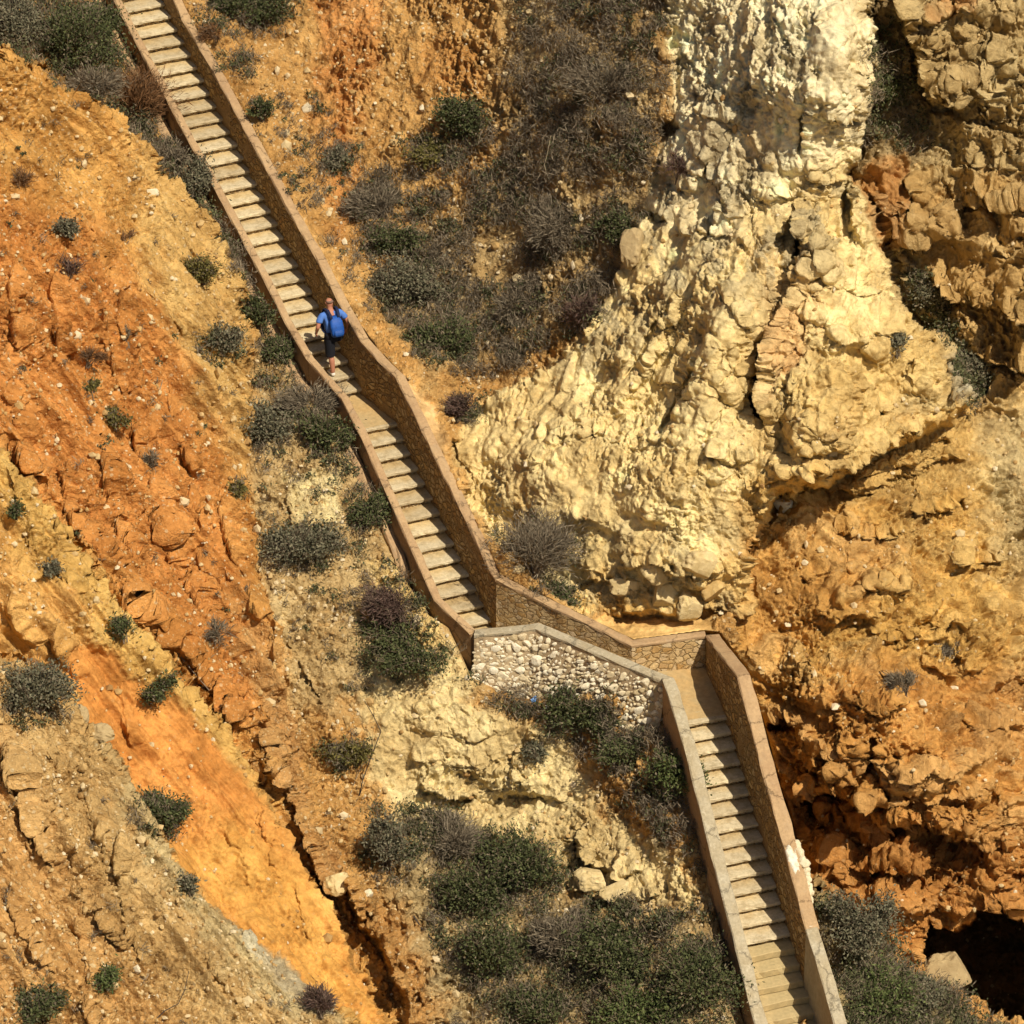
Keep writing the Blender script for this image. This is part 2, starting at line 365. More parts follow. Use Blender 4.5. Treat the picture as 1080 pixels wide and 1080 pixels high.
# ------------------------------------------------------------------ walls
def resample(P, step):
    P = [np.array(p, float) for p in P]; out = [P[0]]
    for a, b in zip(P[:-1], P[1:]):
        n = max(1, int(round(np.linalg.norm((b - a)[:2]) / step)))
        out += [a + (b - a) * (k / n) for k in range(1, n + 1)]
    return np.array(out)
def offset(P, t):
    """shift a plan polyline sideways (t>0 = to the right of its direction)"""
    P = np.asarray(P); T = np.zeros((len(P), 2)); d = P[1:, :2] - P[:-1, :2]; d /= np.linalg.norm(d, axis=1)[:, None]
    n = np.stack([d[:, 1], -d[:, 0]], 1); O = P.copy()
    for i in range(len(P)):
        if i == 0: m = n[0]
        elif i == len(P) - 1: m = n[-1]
        else:
            m = n[i - 1] + n[i]; m = m / max(.35, (np.dot(m, m) ** .5)) ; m = m / max(.5, np.dot(m, n[i]))
        O[i, :2] += m * t
    return O
def band(P, t0, t1, z0, z1, jit=0., seed=0, bevel=.0):
    """closed strip along P between side offsets t0,t1; z0,z1 arrays of bottom and top heights"""
    g = np.random.default_rng(seed); A, B = offset(P, t0), offset(P, t1); n = len(P)
    z0 = np.broadcast_to(z0, (n,)); z1 = np.broadcast_to(z1, (n,)); bv = bevel
    def fr(f): return A[:, :2] * (1 - f) + B[:, :2] * f
    w = abs(t1 - t0); f = bv / w if w else 0
    rows = [np.c_[fr(0), z0], np.c_[fr(0), z1 - bv], np.c_[fr(f), z1], np.c_[fr(.5), z1 + bv * .3], np.c_[fr(1 - f), z1], np.c_[fr(1), z1 - bv], np.c_[fr(1), z0]]
    if not bv: rows = [rows[0], np.c_[fr(0), z1], np.c_[fr(1), z1], rows[-1]]
    K = len(rows); V = np.stack(rows, 1).reshape(-1, 3); V = V + g.normal(size=V.shape) * jit
    Q = []
    for i in range(n - 1):
        for k in range(K):
            a, b = i * K + k, i * K + (k + 1) % K
            Q.append((a, b, b + K, a + K))
    if t1 < t0: Q = [q[::-1] for q in Q]
    return V, np.array(Q), np.array([list(range(K)), [(n - 1) * K + k for k in range(K)][::-1]])
def band_obj(name, mat, parent, *a, **k):
    org = np.array(parent.location); V, Q, E_ = band(*a, **k)
    return link(name, mesh_np(name, V - org, [Q, E_], [mat], smooth=False), parent)

def line(p, a, d, t): return p + a * d * t + np.array([0, 0, r_ * t])
# right-hand wall, from the top of the picture to the bottom; each entry: base point, cap height
RW = []
def addR(p, h=None, lo=.55, hi=1.75):
    cz = capz(p, Rcap_px) if h is None else p[2] + h
    RW.append((p[0], p[1], p[2], min(max(cz, p[2] + lo), p[2] + hi)))
addR(line(A1, aA, dA, 38), .70); addR(line(A1, aA, dA, 29), .72)
for t in (26, 22, 18, 14, 10, 6, 3, 0): addR(line(A1, aA, dA, t))
for t in (.5,): addR(A1 * (1 - t) + B0 * t)
for t in (13, 10, 7, 4, 2, 0): addR(line(B1, aB, dB, t))
R4 = B1 - aB * .32; R4[2] = FLOOR
R5 = onz(666, 680, FLOOR + .72); R5[2] = FLOOR; R6 = onz(744.5, 670, FLOOR + .80); R6[2] = FLOOR
RW_up = list(RW)
p4 = (R4[0], R4[1], FLOOR, capz(R4, Rcap_px))
RW_cor = [p4, (*((R4 * .5 + R5 * .5)[:2]), FLOOR, FLOOR + .5 * (p4[3] - FLOOR) + .5 * .72), (R5[0], R5[1], FLOOR, FLOOR + .72), (R6[0], R6[1], FLOOR, FLOOR + .80)]
RW_low = [(R6[0], R6[1], FLOOR, FLOOR + .80)]
RW = RW_low
for t in (19, 17, 14, 11, 8, 5, 2): addR(line(C1, aC, dC, t))
RW_low = list(RW)
RW_conc = [RW_low[-1]]; RW = RW_conc
for t in (1, 0): addR(line(C1, aC, dC, t))
addR(line(C1, aC, dC, -4), 1.3)

def wall_thing(pts, label, side, T, capmat, facemat, captop=.07, drop=2.0, name='stone_wall', capw=.03, group=None, outdrop=None):
    P = resample(pts, .28); root = empty(name, (pts[0][0], pts[0][1], pts[0][2]), label, 'wall', group)
    zt = P[:, 3]; zb = P[:, 2] - drop
    band_obj('masonry', facemat, root, P[:, :3], 0., side * T, zb, zt - captop + .004, jit=.012, seed=5)
    band_obj('cap', capmat, root, P[:, :3], -side * capw * .4, side * (T + capw), zt - captop, zt, jit=.006, seed=6, bevel=.022)
    return root, P
# direction of travel is downhill, so the right-hand wall's thickness lies to the left of it (viewer's right)
GRP = 'walls along the cliff staircase'
wr1, PR1 = wall_thing(RW_up + [p4], 'long brown rubble-stone wall along the right of the upper and middle flights', -1, .18, M['cap'], M['wall'], group=GRP)
wr2, PR2 = wall_thing(RW_cor, 'low angled stone wall below the overhanging rocks, between the middle and lowest flights', -1, .18, M['cap'], mat_masonry('ochre_masonry', [(.52, .34, .14), (.62, .46, .24), (.44, .26, .09), (.66, .52, .32)], (.44, .30, .14), 5.6, .025, (.02, .12), .36), group=GRP)
wr3, PR3 = wall_thing(RW_low, 'right-hand stone wall of the lowest flight with white mortar patches on its cap', -1, .25, M['cap'], M['wall'], drop=3.5, group=GRP)
Pc = resample(RW_conc, .28)
band_obj('concrete_section', M['concrete'], wr3, Pc[:, :3], 0., -.22, Pc[:, 2] - 3.5, Pc[:, 3] - .05, jit=.006, seed=8)
band_obj('grey_cap', M['cap_grey'], wr3, Pc[:, :3], .012, -.25, Pc[:, 3] - .05, Pc[:, 3], jit=.006, seed=9, bevel=.02)

# left-hand parapet
LW = []
def addL(p, a, h=None):
    q = p + lft(a) * WD
    x, y, e = proj(q); cz = capz(q, Lcap_px) if h is None else q[2] + h
    LW.append((q[0], q[1], q[2], min(max(cz, q[2] + .3), q[2] + 1.3)))
addL(line(A1, aA, dA, 38), aA, .40); addL(line(A1, aA, dA, 30), aA, .45)
for t in (26, 22, 18, 14, 10, 6, 3, 0): addL(line(A1, aA, dA, t), aA)
for t in (13, 10, 7, 4, 2, 0): addL(line(B1, aB, dB, t), aB)
L4 = onz(501, 664, FLOOR + .70); L5 = onz(569, 657, FLOOR + .95); L6 = onz(710, 715, FLOOR + .92)
LW_up = list(LW) + [(L4[0], L4[1], FLOOR, FLOOR + .70)]
LW_mid = [(L4[0], L4[1], FLOOR, FLOOR + .70), (L5[0], L5[1], FLOOR, FLOOR + .95), (*((L5 * .5 + L6 * .5)[:2]), FLOOR, FLOOR + .94), (L6[0], L6[1], FLOOR, FLOOR + .92)]
LW = [LW_mid[-1]]
for t in (19, 17, 14, 11, 8, 5, 2, 0): addL(line(C1, aC, dC, t), aC)
addL(line(C1, aC, dC, -4), aC, .6); LW_low = list(LW)
wl1, PL1 = wall_thing(LW_up, 'smooth brown rendered parapet along the left of the upper and middle flights', 1, .14, M['cap'], M['plaster'], group=GRP, name='parapet')
PF = PL1[:-9]; o = band_obj('footing', M['cap'], wl1, PF[:, :3], .14, .40, PF[:, 3] - 2.2, PF[:, 3] - .58, jit=.02, seed=11, bevel=.05)
wl2, PL2 = wall_thing(LW_mid, 'white rubble retaining wall below the passage, with a narrow grey cap', 1, .20, M['cap_grey'], M['white_wall'], drop=2.6, group=GRP, name='retaining_wall')
wl3, PL3 = wall_thing(LW_low, 'grey cement parapet along the left of the lowest flight', 1, .22, M['cap_grey'], M['plaster'], group=GRP, name='parapet')

# landings
def battered_face(parent, P, t0, t1, ztop, zb, mat, nrow=8):
    rows = []; g = np.random.default_rng(14)
    for k in range(nrow + 1):
        f = k / nrow; O = offset(P[:, :3], t0 + (t1 - t0) * f); O = O.copy(); O[:, 2] = ztop * (1 - f) + zb * f; rows.append(O + g.normal(size=O.shape) * .012)
    V = np.concatenate(rows); n = len(P); Q = [(k * n + i, (k + 1) * n + i, (k + 1) * n + i + 1, k * n + i + 1) for k in range(nrow) for i in range(n - 1)]
    return link('stone_face', mesh_np('stone_face', V - np.array(parent.location), [np.array(Q)], [mat]), parent)
Pb = resample(LW_mid, .2)
battered_face(wl2, Pb, .215, 1.0, Pb[:, 3] - .075, Pb[:, 2] - 1.9, mat_render('coarse_mortar', (.38, .28, .165), (.45, .34, .20), (.30, .21, .12)))
def prism(name, pts, z, depth, mat, label):
    P = np.array([(p[0], p[1]) for p in pts]); c = P.mean(0); n = len(P)
    V = np.r_[np.c_[P - c, np.zeros(n)], np.c_[P - c, np.full(n, -depth)]]
    Q = [(i, i + n, (i + 1) % n + n, (i + 1) % n) for i in range(n)]
    o = link(name, mesh_np(name, V, [np.array(Q), np.array([list(range(n))])], [mat], smooth=False)); o.location = (c[0], c[1], z)
    return tag(o, label, 'landing', 'landings of the cliff staircase')
la, lb, lc = lft(aA), lft(aB), lft(aC)
prism('landing', [A1 + aA * .12 - la * .02, A1 + aA * .12 + la * (WD + .05), B0 + aB * .05 + lb * (WD + .05), B0 + aB * .05 - lb * .02][::1], -r_ + .004, .3, M['sand'], 'small sandy landing just below the climbing man')
prism('landing', [B1 + aB * .1 - lb * .03, B1 + aB * .1 + lb * (WD + .05), L4, L5, L6, C0 + lc * (WD + .05) + aC * .06, C0 - lc * .02 + aC * .06, R6, R5, R4], FLOOR, .3, M['sand'], 'sandy passage floor between the white retaining wall and the low angled wall')

# ------------------------------------------------------------------ cliff and slopes: depth layers
def rbf(ctrl):
    c = np.array(ctrl, float); X = c[:, :2] / 300.; n = len(c)
    U = lambda r: r                                        # polyharmonic, linear kernel: no overshoot
    K = U(np.linalg.norm(X[:, None] - X[None], axis=2)); Pm = np.c_[np.ones(n), X]
    A = np.block([[K - 1e-4 * np.eye(n), Pm], [Pm.T, np.zeros((3, 3))]])
    w = np.linalg.solve(A, np.r_[c[:, 2], np.zeros(3)])
    def f(px, py):
        Y = np.stack([px, py], 1) / 300.; o = np.zeros(len(Y))
        for i in range(n): o += w[i] * U(np.hypot(Y[:, 0] - X[i, 0], Y[:, 1] - X[i, 1]))
        return o + w[n] + Y @ w[n + 1:]
    return f
def axis(lo, hi, q):
    core = np.arange(-24, 1104.01, q); t = np.linspace(0, 1, 46)[1:]
    return np.r_[(-24 - (t ** 1.8) * (-24 - lo))[::-1], core, 1104 + (t ** 1.8) * (hi - 1104)]
gx = axis(-520, 1560, QUAL); gy = axis(-420, 1500, QUAL); NX, NY = len(gx), len(gy)
cx = np.arange(-540, 1600, 10.); cy = np.arange(-440, 1540, 10.)
CX, CY = [a.ravel() for a in np.meshgrid(cx, cy)]
def up(a, GX=None, GY=None):
    """bilinear lookup of a coarse lattice on the fine grid"""
    a = a.reshape(len(cy), len(cx)); x = gx if GX is None else GX; y = gy if GY is None else GY
    def wts(v, c): i = np.clip(((v - c[0]) / 10).astype(int), 0, len(c) - 2); return i, (v - c[i]) / 10
    i, fx = wts(x, cx); j, fy = wts(y, cy)
    t = a[:, i] * (1 - fx) + a[:, i + 1] * fx
    return (t[j] * (1 - fy)[:, None] + t[j + 1] * fy[:, None])
def layer(ctrl):
    # smooth the kernel's creases by a small box blur on the lattice
    a = rbf(ctrl)(CX, CY).reshape(len(cy), len(cx))
    for _ in range(3):
        p = np.pad(a, 1, mode='edge'); a = (p[:-2, 1:-1] + p[2:, 1:-1] + p[1:-1, :-2] + p[1:-1, 2:] + 2 * p[1:-1, 1:-1]) / 6
    return up(a).astype(np.float32)
def sdf_poly(poly, X, Y):
    P = np.array(poly, np.float32); d = np.full(X.shape, 1e9, np.float32); ins = np.zeros(X.shape, bool)
    for (x0, y0), (x1, y1) in zip(P, np.roll(P, -1, 0)):
        ex, ey = x1 - x0, y1 - y0; t = np.clip(((X - x0) * ex + (Y - y0) * ey) / (ex * ex + ey * ey + 1e-9), 0, 1)
        d = np.minimum(d, (X - x0 - t * ex) ** 2 + (Y - y0 - t * ey) ** 2)
        c = ((y0 <= Y) != (y1 <= Y))
        if ey != 0: ins ^= c & (X < x0 + (Y - y0) * ex / ey)
    return np.where(ins, -1, 1) * np.sqrt(d)
def polyline(pts, X, Y):
    """signed distance (positive on the left of travel as seen in the picture's y-down frame = right hand), and arclength fraction"""
    P = np.array(pts, np.float32); d = np.full(X.shape, 1e9, np.float32); s = np.zeros(X.shape, np.float32); u = s.copy()
    L = np.r_[0, np.cumsum(np.hypot(*(P[1:] - P[:-1]).T))]
    for k in range(len(P) - 1):
        (x0, y0), (x1, y1) = P[k], P[k + 1]; ex, ey = x1 - x0, y1 - y0; l2 = ex * ex + ey * ey
        t = np.clip(((X - x0) * ex + (Y - y0) * ey) / l2, 0, 1); q = np.hypot(X - x0 - t * ex, Y - y0 - t * ey)
        n = q < d; d = np.where(n, q, d); s = np.where(n, np.sign((X - x0) * ey - (Y - y0) * ex), s); u = np.where(n, (L[k] + t * np.sqrt(l2)) / L[-1], u)
    return d * s, u

GX, GY = np.meshgrid(gx.astype(np.float32), gy.astype(np.float32))
# jitter of region edges (a property of the rock edge, in metres-sized wobbles)
_w = np.stack([GX.ravel() / 26., GY.ravel() / 26., np.zeros(GX.size, np.float32)], 1)
JX = (fbm(_w, 4, 40, .6)).reshape(GX.shape); JY = (fbm(_w + 31.7, 4, 50, .6)).reshape(GX.shape)
def mask(poly, soft, warp=7.):
    return smooth(soft, -soft, sdf_poly(poly, GX + JX * warp, GY + JY * warp))

# footprint of the staircase in the picture, so that the ground stays under and beside it
_lt = np.full(len(PL1), .40); _lt[-9:] = np.linspace(.36, .18, 9)
ledge = np.stack([offset(PL1[:, :3], t)[i] for i, t in enumerate(_lt)]); ledge[:, 2] = PL1[:, 3] - .56; ledge[-9:, 2] = PL1[-9:, 3] - np.linspace(.54, .14, 9)
capR1 = offset(PR1[:, :3], -.20); capR1[:, 2] = PR1[:, 3] - .012
capR2 = offset(PR2[:, :3], -.20); capR2[:, 2] = PR2[:, 3] - .012
lowL = offset(PL3[:, :3], .25); lowL[:, 2] = PL3[:, 3] - .75
_ty = lambda x: np.interp(x, [495, 520, 560, 610, 650, 690, 712], [710, 730, 738, 732, 724, 726, 732])
faceL = []
for i in range(len(Pb)):
    best = None
    for f in np.linspace(.02, 1, 50):
        q = offset(Pb[:, :3], .215 + .785 * f)[i].copy(); q[2] = (Pb[i, 3] - .075) * (1 - f) + (Pb[i, 2] - 1.9) * f
        x, y, e = proj(q); k = abs(y - _ty(x))
        if best is None or k < best[0]: best = (k, q)
    faceL.append(best[1])
faceL = np.array(faceL)
pr = lambda A, k=1: [tuple(float(v) for v in proj(p)) for p in A[::k]]
LEDGE, CAP1, CAP2, LOWL, FACE = pr(ledge, 4), pr(capR1, 4), pr(capR2, 3), pr(lowL, 4), pr(faceL, 5)
capR3 = np.r_[offset(PR3[:, :3], -.27)]; capR3[:, 2] = PR3[:, 3]; capR4 = offset(Pc[:, :3], -.25); capR4[:, 2] = Pc[:, 3]
CAP3 = pr(capR3, 4) + pr(capR4, 4)
_f1 = offset(PR1[:, :3], -.12); _f1[:, 2] = PR1[:, 3]; _f2 = offset(PR2[:, :3], -.12); _f2[:, 2] = PR2[:, 3]; FC1, FC2 = pr(_f1, 4), pr(_f2, 3)

mid = layer(LEDGE + pr(ledge[-9:-1], 2) + [(x, y, e - .02) for x, y, e in CAP1 + CAP2] + [(x, y, e + .15) for x, y, e in LOWL] + [(x, y, e + .0) for x, y, e in FACE] + [
    (330, 525, -3.1), (300, 600, -4.2), (380, 600, -3.7), (300, 500, -2.7), (262, 400, -.9), (250, 300, .8), (350, 700, -5.1), (300, 750, -5.6), (380, 800, -5.6), (450, 760, -5.5),
    (520, 775, -5.6), (500, 840, -5.3), (560, 840, -5.6), (600, 780, -5.9), (690, 770, -7.0), (500, 880, -6.2), (600, 880, -6.6), (560, 950, -7.5), (600, 1060, -9.4), (450, 950, -7.2), (420, 1060, -8.6), (720, 1000, -9.9),
    (700, 850, -7.8), (740, 900, -9.0), (650, 910, -7.2), (700, 1070, -10.8), (640, 1000, -8.8), (360, 900, -6.2), (400, 700, -4.9), (430, 690, -4.7),
    (100, 60, 4.2), (20, 20, 3.6), (150, 130, 4.2), (0, -200, 8), (-200, 0, 3), (200, -200, 11),
    (300, 130, 4.7), (350, 250, 2.6), (400, 330, 1.4), (500, 430, -.4), (560, 400, -.5), (500, 250, 1.9), (600, 250, .2), (650, 150, -.7), (680, 60, -.7), (620, 330, -1.0), (500, 100, 3.0), (600, 60, .9), (400, 50, 4.9), (250, 10, 6.8), (450, 200, 2.7),
    (500, -200, 6.5), (700, -200, 1.0), (600, 1300, -14), (760, 1300, -15), (690, 650, -4.3), (640, 656, -3.9), (735, 652, -4.7)])
left = layer([(262, 360, -.7), (250, 430, -1.5), (250, 520, -3.0), (280, 690, -5.3), (300, 760, -5.7), (340, 860, -6.2), (380, 960, -6.9), (410, 1040, -8.0), (0, 60, -3.6), (60, 90, -1.6), (110, 125, -.1), (150, 170, .7), (200, 240, .9),
    (0, 300, -6.2), (100, 300, -3.6), (180, 300, -1.6), (0, 460, -7.6), (100, 500, -6.1), (180, 480, -3.9), (150, 650, -7.0), (210, 600, -4.9), (230, 740, -6.6), (60, 540, -7.7), (-200, 300, -10), (-200, 60, -7), (-300, 600, -13)])
fore = layer([(0, 500, -9.1), (50, 600, -8.8), (110, 660, -8.6), (100, 720, -8.9), (200, 770, -8.2), (250, 850, -8.5), (340, 950, -9.0), (390, 1060, -9.9), (200, 900, -9.9), (100, 900, -11.0), (0, 800, -11.1), (0, 650, -9.9), (0, 1080, -13.6),
    (200, 1080, -12.2), (330, 1065, -11.3), (-250, 700, -14), (-250, 1100, -17), (200, 1350, -15.5), (420, 1350, -13), (300, 900, -8.8)])
rib = layer([(0, 700, -11.2), (60, 740, -10.4), (100, 790, -10.1), (130, 830, -10.2), (190, 920, -10.6), (250, 975, -11.0), (300, 1010, -11.1), (360, 1070, -11.5), (100, 900, -11.8), (0, 800, -12.0), (0, 1080, -14.3), (200, 1080, -12.9), (-250, 900, -16), (200, 1350, -16.3), (420, 1350, -14)])
head = layer([(480, 475, -1.7), (540, 585, -3.4), (620, 650, -4.5), (740, 655, -5.3), (560, 420, -1.6), (600, 520, -3.3), (650, 320, -1.6), (700, 450, -4.2), (700, 200, -.9), (715, 50, -.5), (800, 300, -4.7), (800, 100, -3.5), (745, 100, -1.7), (800, 500, -5.8), (740, 300, -3.8),
    (900, 50, -4.0), (900, 150, -3.5), (890, 250, -4.0), (950, 380, -4.2), (1015, 410, -2.6), (900, 480, -5.1), (860, 400, -5.4), (850, 100, -4.9), (760, 560, -5.5), (800, -250, -2.5), (915, -250, -2.0), (925, 270, -3.0), (990, 350, -2.8), (780, 400, -5.2), (640, 420, -3.0)])
back = layer([(905, 40, 0.6), (905, 130, 0.4), (940, 130, 0.2), (930, 200, -.2), (960, 280, .8), (985, 60, -.4), (1060, 30, -.6), (1000, 160, .4), (1080, 150, -.7), (1000, 260, .2), (1060, 330, -1.0), (1000, 350, .8), (1040, 420, -.4), (1080, 420, -.8), (1300, 200, -2.5),
    (1300, 450, -2.5), (1000, -250, 1.5), (1300, -250, 0), (870, 100, 1.0), (960, 100, .4)])
jaw = layer([(800, 600, -4.5), (850, 540, -3.8), (900, 520, -3.5), (950, 470, -2.7), (1020, 440, -1.0), (1080, 450, -1.1), (1000, 600, -3.2), (1080, 650, -2.8), (900, 650, -4.5), (800, 720, -5.0), (860, 760, -5.2), (950, 800, -5.4), (1050, 800, -4.2), (780, 680, -5.2),
    (850, 880, -3.9), (950, 850, -5.0), (900, 930, -4.8), (1000, 900, -4.7), (980, 980, -4.6), (1060, 950, -4.2), (1300, 800, -3.8), (820, 820, -4.6), (860, 1000, -4.2), (1300, 1300, -6), (950, 1300, -6)])
skirt = layer([(855, 955, -8.4), (875, 1010, -9.2), (900, 1030, -8.0), (960, 1045, -6.8), (1040, 1085, -6.2), (890, 1080, -9.8), (900, 1300, -14), (1100, 1300, -11), (870, 940, -7.6)])

POLY = dict(
 left=[(-600, 10), (0, 57), (60, 85), (110, 120), (150, 165), (200, 232), (240, 290), (262, 350), (262, 430), (262, 520), (272, 600), (292, 690), (305, 760), (330, 850), (372, 950), (402, 1020), (425, 1110), (430, 1600), (-600, 1600)],
 fore=[(-600, 430), (0, 478), (35, 520), (62, 562), (85, 605), (110, 640), (130, 668), (165, 705), (205, 745), (235, 775), (268, 830), (312, 905), (345, 955), (372, 1010), (405, 1080), (420, 1600), (-600, 1600)],
 rib=[(-600, 640), (0, 700), (40, 730), (75, 765), (100, 790), (128, 832), (160, 885), (190, 925), (225, 960), (255, 985), (290, 1010), (320, 1040), (352, 1075), (380, 1600), (-600, 1600)],
 head=[(705, -600), (704, 60), (712, 120), (692, 180), (672, 250), (642, 318), (602, 372), (560, 402), (512, 428), (474, 465), (498, 540), (540, 590), (585, 630), (620, 648), (725, 646), (782, 640), (796, 560), (818, 522), (880, 505), (940, 468), (1000, 448), (1022, 412), (1000, 370), (955, 335), (932, 270), (908, 205), (893, 180), (905, 140), (918, 100), (915, 0), (915, -600)],
 back=[(860, -600), (860, 440), (1010, 440), (1080, 430), (1800, 430), (1800, -600)],
 jaw=[(772, 640), (790, 500), (1010, 425), (1080, 410), (1800, 410), (1800, 1700), (840, 1700), (862, 1000), (835, 905), (800, 780), (778, 700)],
 skirt=[(846, 925), (868, 948), (892, 972), (920, 995), (946, 1016), (972, 1036), (996, 1056), (1040, 1085), (1100, 1130), (1200, 1700), (850, 1700), (872, 1070)],
 cave=[(966, 1012), (970, 992), (982, 974), (998, 980), (1010, 986), (1022, 976), (1036, 960), (1052, 950), (1068, 960), (1090, 968), (1200, 980), (1200, 1085), (1090, 1090), (1050, 1075), (1010, 1048), (985, 1028)],
)
mk = {k: mask(POLY[k], s, w) for k, s, w in (('left', 10, 9), ('fore', 4, 7), ('rib', 4, 7), ('head', 5, 7), ('back', 5, 5), ('jaw', 6, 8), ('skirt', 9, 12), ('cave', 3, 6))}
EE = mid
for k, lay in (('left', left), ('fore', fore), ('rib', rib), ('back', back), ('jaw', jaw), ('head', head), ('skirt', skirt)):
    EE = EE * (1 - mk[k]) + lay * mk[k]

# scarps: the block on one side of a line stands proud of the other (metres), fading with distance (pixels)
def scarp(pts, amp, near=1.6, fade=28, other=0., ofade=14, warp=5., taper=.12):
    global EE
    X = np.array([p[0] for p in pts]); Y = np.array([p[1] for p in pts]); pad = 110
    i0, i1 = np.searchsorted(gx, (X.min() - pad, X.max() + pad)); j0, j1 = np.searchsorted(gy, (Y.min() - pad, Y.max() + pad))
    sl = (slice(j0, j1), slice(i0, i1))
    d, u = polyline(pts, GX[sl] + JX[sl] * warp, GY[sl] + JY[sl] * warp)
    tp = smooth(0, taper, u) * smooth(1, 1 - taper, u) * (0.75 + .5 * np.clip(JX[sl] * 1.3, -.6, .6))
    h = np.where(d > 0, amp * np.exp(-d / fade) * smooth(0, near, d), -other * np.exp(d / ofade) * smooth(0, -near, d)) * tp
    EE[sl] = EE[sl] - h
def pit(x, y, rx, ry, depth, rot=0., p=2.):
    global EE
    c, s = math.cos(rot), math.sin(rot); pad = 4 * max(rx, ry)
    i0, i1 = np.searchsorted(gx, (x - pad, x + pad)); j0, j1 = np.searchsorted(gy, (y - pad, y + pad)); sl = (slice(j0, j1), slice(i0, i1))
    dx, dy = GX[sl] + JX[sl] * 4 - x, GY[sl] + JY[sl] * 4 - y; q = np.hypot((dx * c + dy * s) / rx, (-dx * s + dy * c) / ry)
    EE[sl] = EE[sl] + depth * smooth(1.25, .55, q)
def S(pts, amp, near=1.6, **k):
    if max(p[0] for p in pts) < 300: near = max(near, 2.0); amp *= .85; k.setdefault('other', amp * .35); k.setdefault('ofade', 4); k['fade'] = min(k.get('fade', 13), 22); k.setdefault('warp', 3.)      # narrow cut gullies
    scarp(pts, amp, near=near, **k)
# gullies of the left-hand slope
S([(0, 413), (20, 437), (17, 470), (23, 493), (43, 510)], .45)
S([(60, 480), (63, 520), (72, 553), (97, 573), (117, 600), (140, 643), (163, 657), (173, 680), (183, 700), (205, 735)], .50, fade=22, other=0.)
S([(88, 445), (100, 470), (102, 503), (108, 517), (107, 537), (120, 557), (130, 580), (140, 600)], .5)
S([(128, 430), (140, 463), (142, 477), (153, 493), (163, 523), (167, 553), (177, 573), (180, 607), (200, 627), (217, 653), (230, 680), (247, 715), (262, 745)], .6, fade=20)
S([(160, 390), (173, 413), (177, 447), (183, 477), (193, 505)], .3)
S([(190, 515), (207, 543), (205, 567), (217, 600), (235, 630)], .35)
S([(225, 525), (233, 563), (253, 613), (267, 660)], .35)
S([(82, 240), (100, 287), (120, 313), (118, 360)], .35)
S([(45, 300), (52, 340), (60, 380)], .3); S([(0, 290), (8, 330), (10, 370)], .35); S([(0, 350), (6, 390)], .3)
S([(165, 230), (200, 277), (225, 300)], .2); S([(143, 310), (187, 350), (200, 380)], .25); S([(100, 330), (112, 380), (118, 420)], .3)
S([(0, 785), (20, 830), (23, 863), (43, 900), (67, 933), (93, 960), (127, 992), (140, 1010)], .75, fade=20, near=2.2)
S([(117, 885), (125, 947), (133, 983), (157, 1022)], .45); S([(3, 940), (20, 980), (43, 1010), (82, 1046)], .5)
S([(80, 845), (103, 890), (112, 920)], .25); S([(100, 790), (128, 830), (160, 885)], .2)
S([(223, 715), (253, 763), (277, 783), (283, 810), (303, 833), (310, 860), (327, 900), (333, 923), (353, 950), (372, 985)], 1.0, fade=26, near=2.5)
S([(358, 920), (366, 945), (383, 980), (403, 1003), (423, 1053), (436, 1100)], 1.5, fade=40, near=5., other=.6)
S([(233, 870), (250, 900), (267, 940)], .12, warp=8); S([(121, 725), (130, 760), (138, 790)], .2); S([(270, 800), (275, 860), (290, 930), (310, 985)], .10, warp=9)
S([(13, 600), (30, 612), (45, 605)], .2); S([(60, 590), (66, 612), (72, 630)], .2); S([(0, 640), (20, 670), (40, 680)], .2)
S([(275, 640), (282, 680), (286, 720)], .3); S([(300, 520), (306, 545), (304, 570)], .3)
# cream ledge in the lower middle
S([(432, 828), (470, 843), (507, 843), (543, 835), (573, 837), (602, 847)], .55, other=.6, near=2.5, ofade=10)
S([(604, 872), (612, 895), (627, 917), (650, 927), (682, 915)], .5, other=.4, near=2.5)
S([(538, 795), (541, 815), (542, 832)], .3); S([(600, 930), (620, 945), (660, 950), (700, 945)], .35, other=.2)
S([(415, 770), (450, 772), (500, 778), (540, 770)], .15); S([(430, 800), (480, 806), (530, 800)], .15)
# pale headland
S([(838, 215), (838, 267), (828, 300), (827, 317), (811, 340), (803, 360), (797, 393), (793, 427), (806, 455)], 1.0, near=4.5, fade=30, other=.3, warp=7)
S([(800, 530), (820, 516), (845, 508), (866, 498)], .7, other=.3, near=3)
S([(860, 516), (900, 521), (933, 511), (973, 494), (1022, 483)], .38, other=.4, near=2.5, ofade=10)
S([(960, 538), (993, 541), (1016, 527)], .4, other=.2); S([(900, 505), (930, 500), (958, 492), (990, 476)], .3, other=.2)
S([(996, 385), (1001, 410), (1003, 438)], .5); S([(880, 510), (890, 470), (897, 427), (893, 398), (885, 380)], .45, fade=40, near=4)
S([(862, 122), (885, 128), (906, 126)], .35, other=.2); S([(812, 12), (833, 43), (837, 66)], .3, near=3); S([(740, 168), (760, 200), (767, 236)], .3); S([(715, 246), (757, 255), (775, 250)], .3)
S([(677, 550), (700, 556), (722, 557)], .25); S([(610, 612), (640, 613), (668, 610)], .3, other=.2); S([(655, 604), (690, 596), (720, 606), (760, 600)], .35, other=.2)
S([(560, 500), (590, 470), (625, 468)], .2); S([(570, 560), (610, 545), (640, 552)], .18); S([(690, 400), (720, 408), (750, 400)], .2); S([(640, 470), (680, 474), (712, 466)], .2)
S([(695, 70), (725, 60), (745, 90)], .3); S([(730, 120), (760, 130), (790, 125)], .2); S([(850, 190), (875, 195), (893, 188)], .25); S([(898, 190), (896, 225), (905, 262)], .5, near=3)
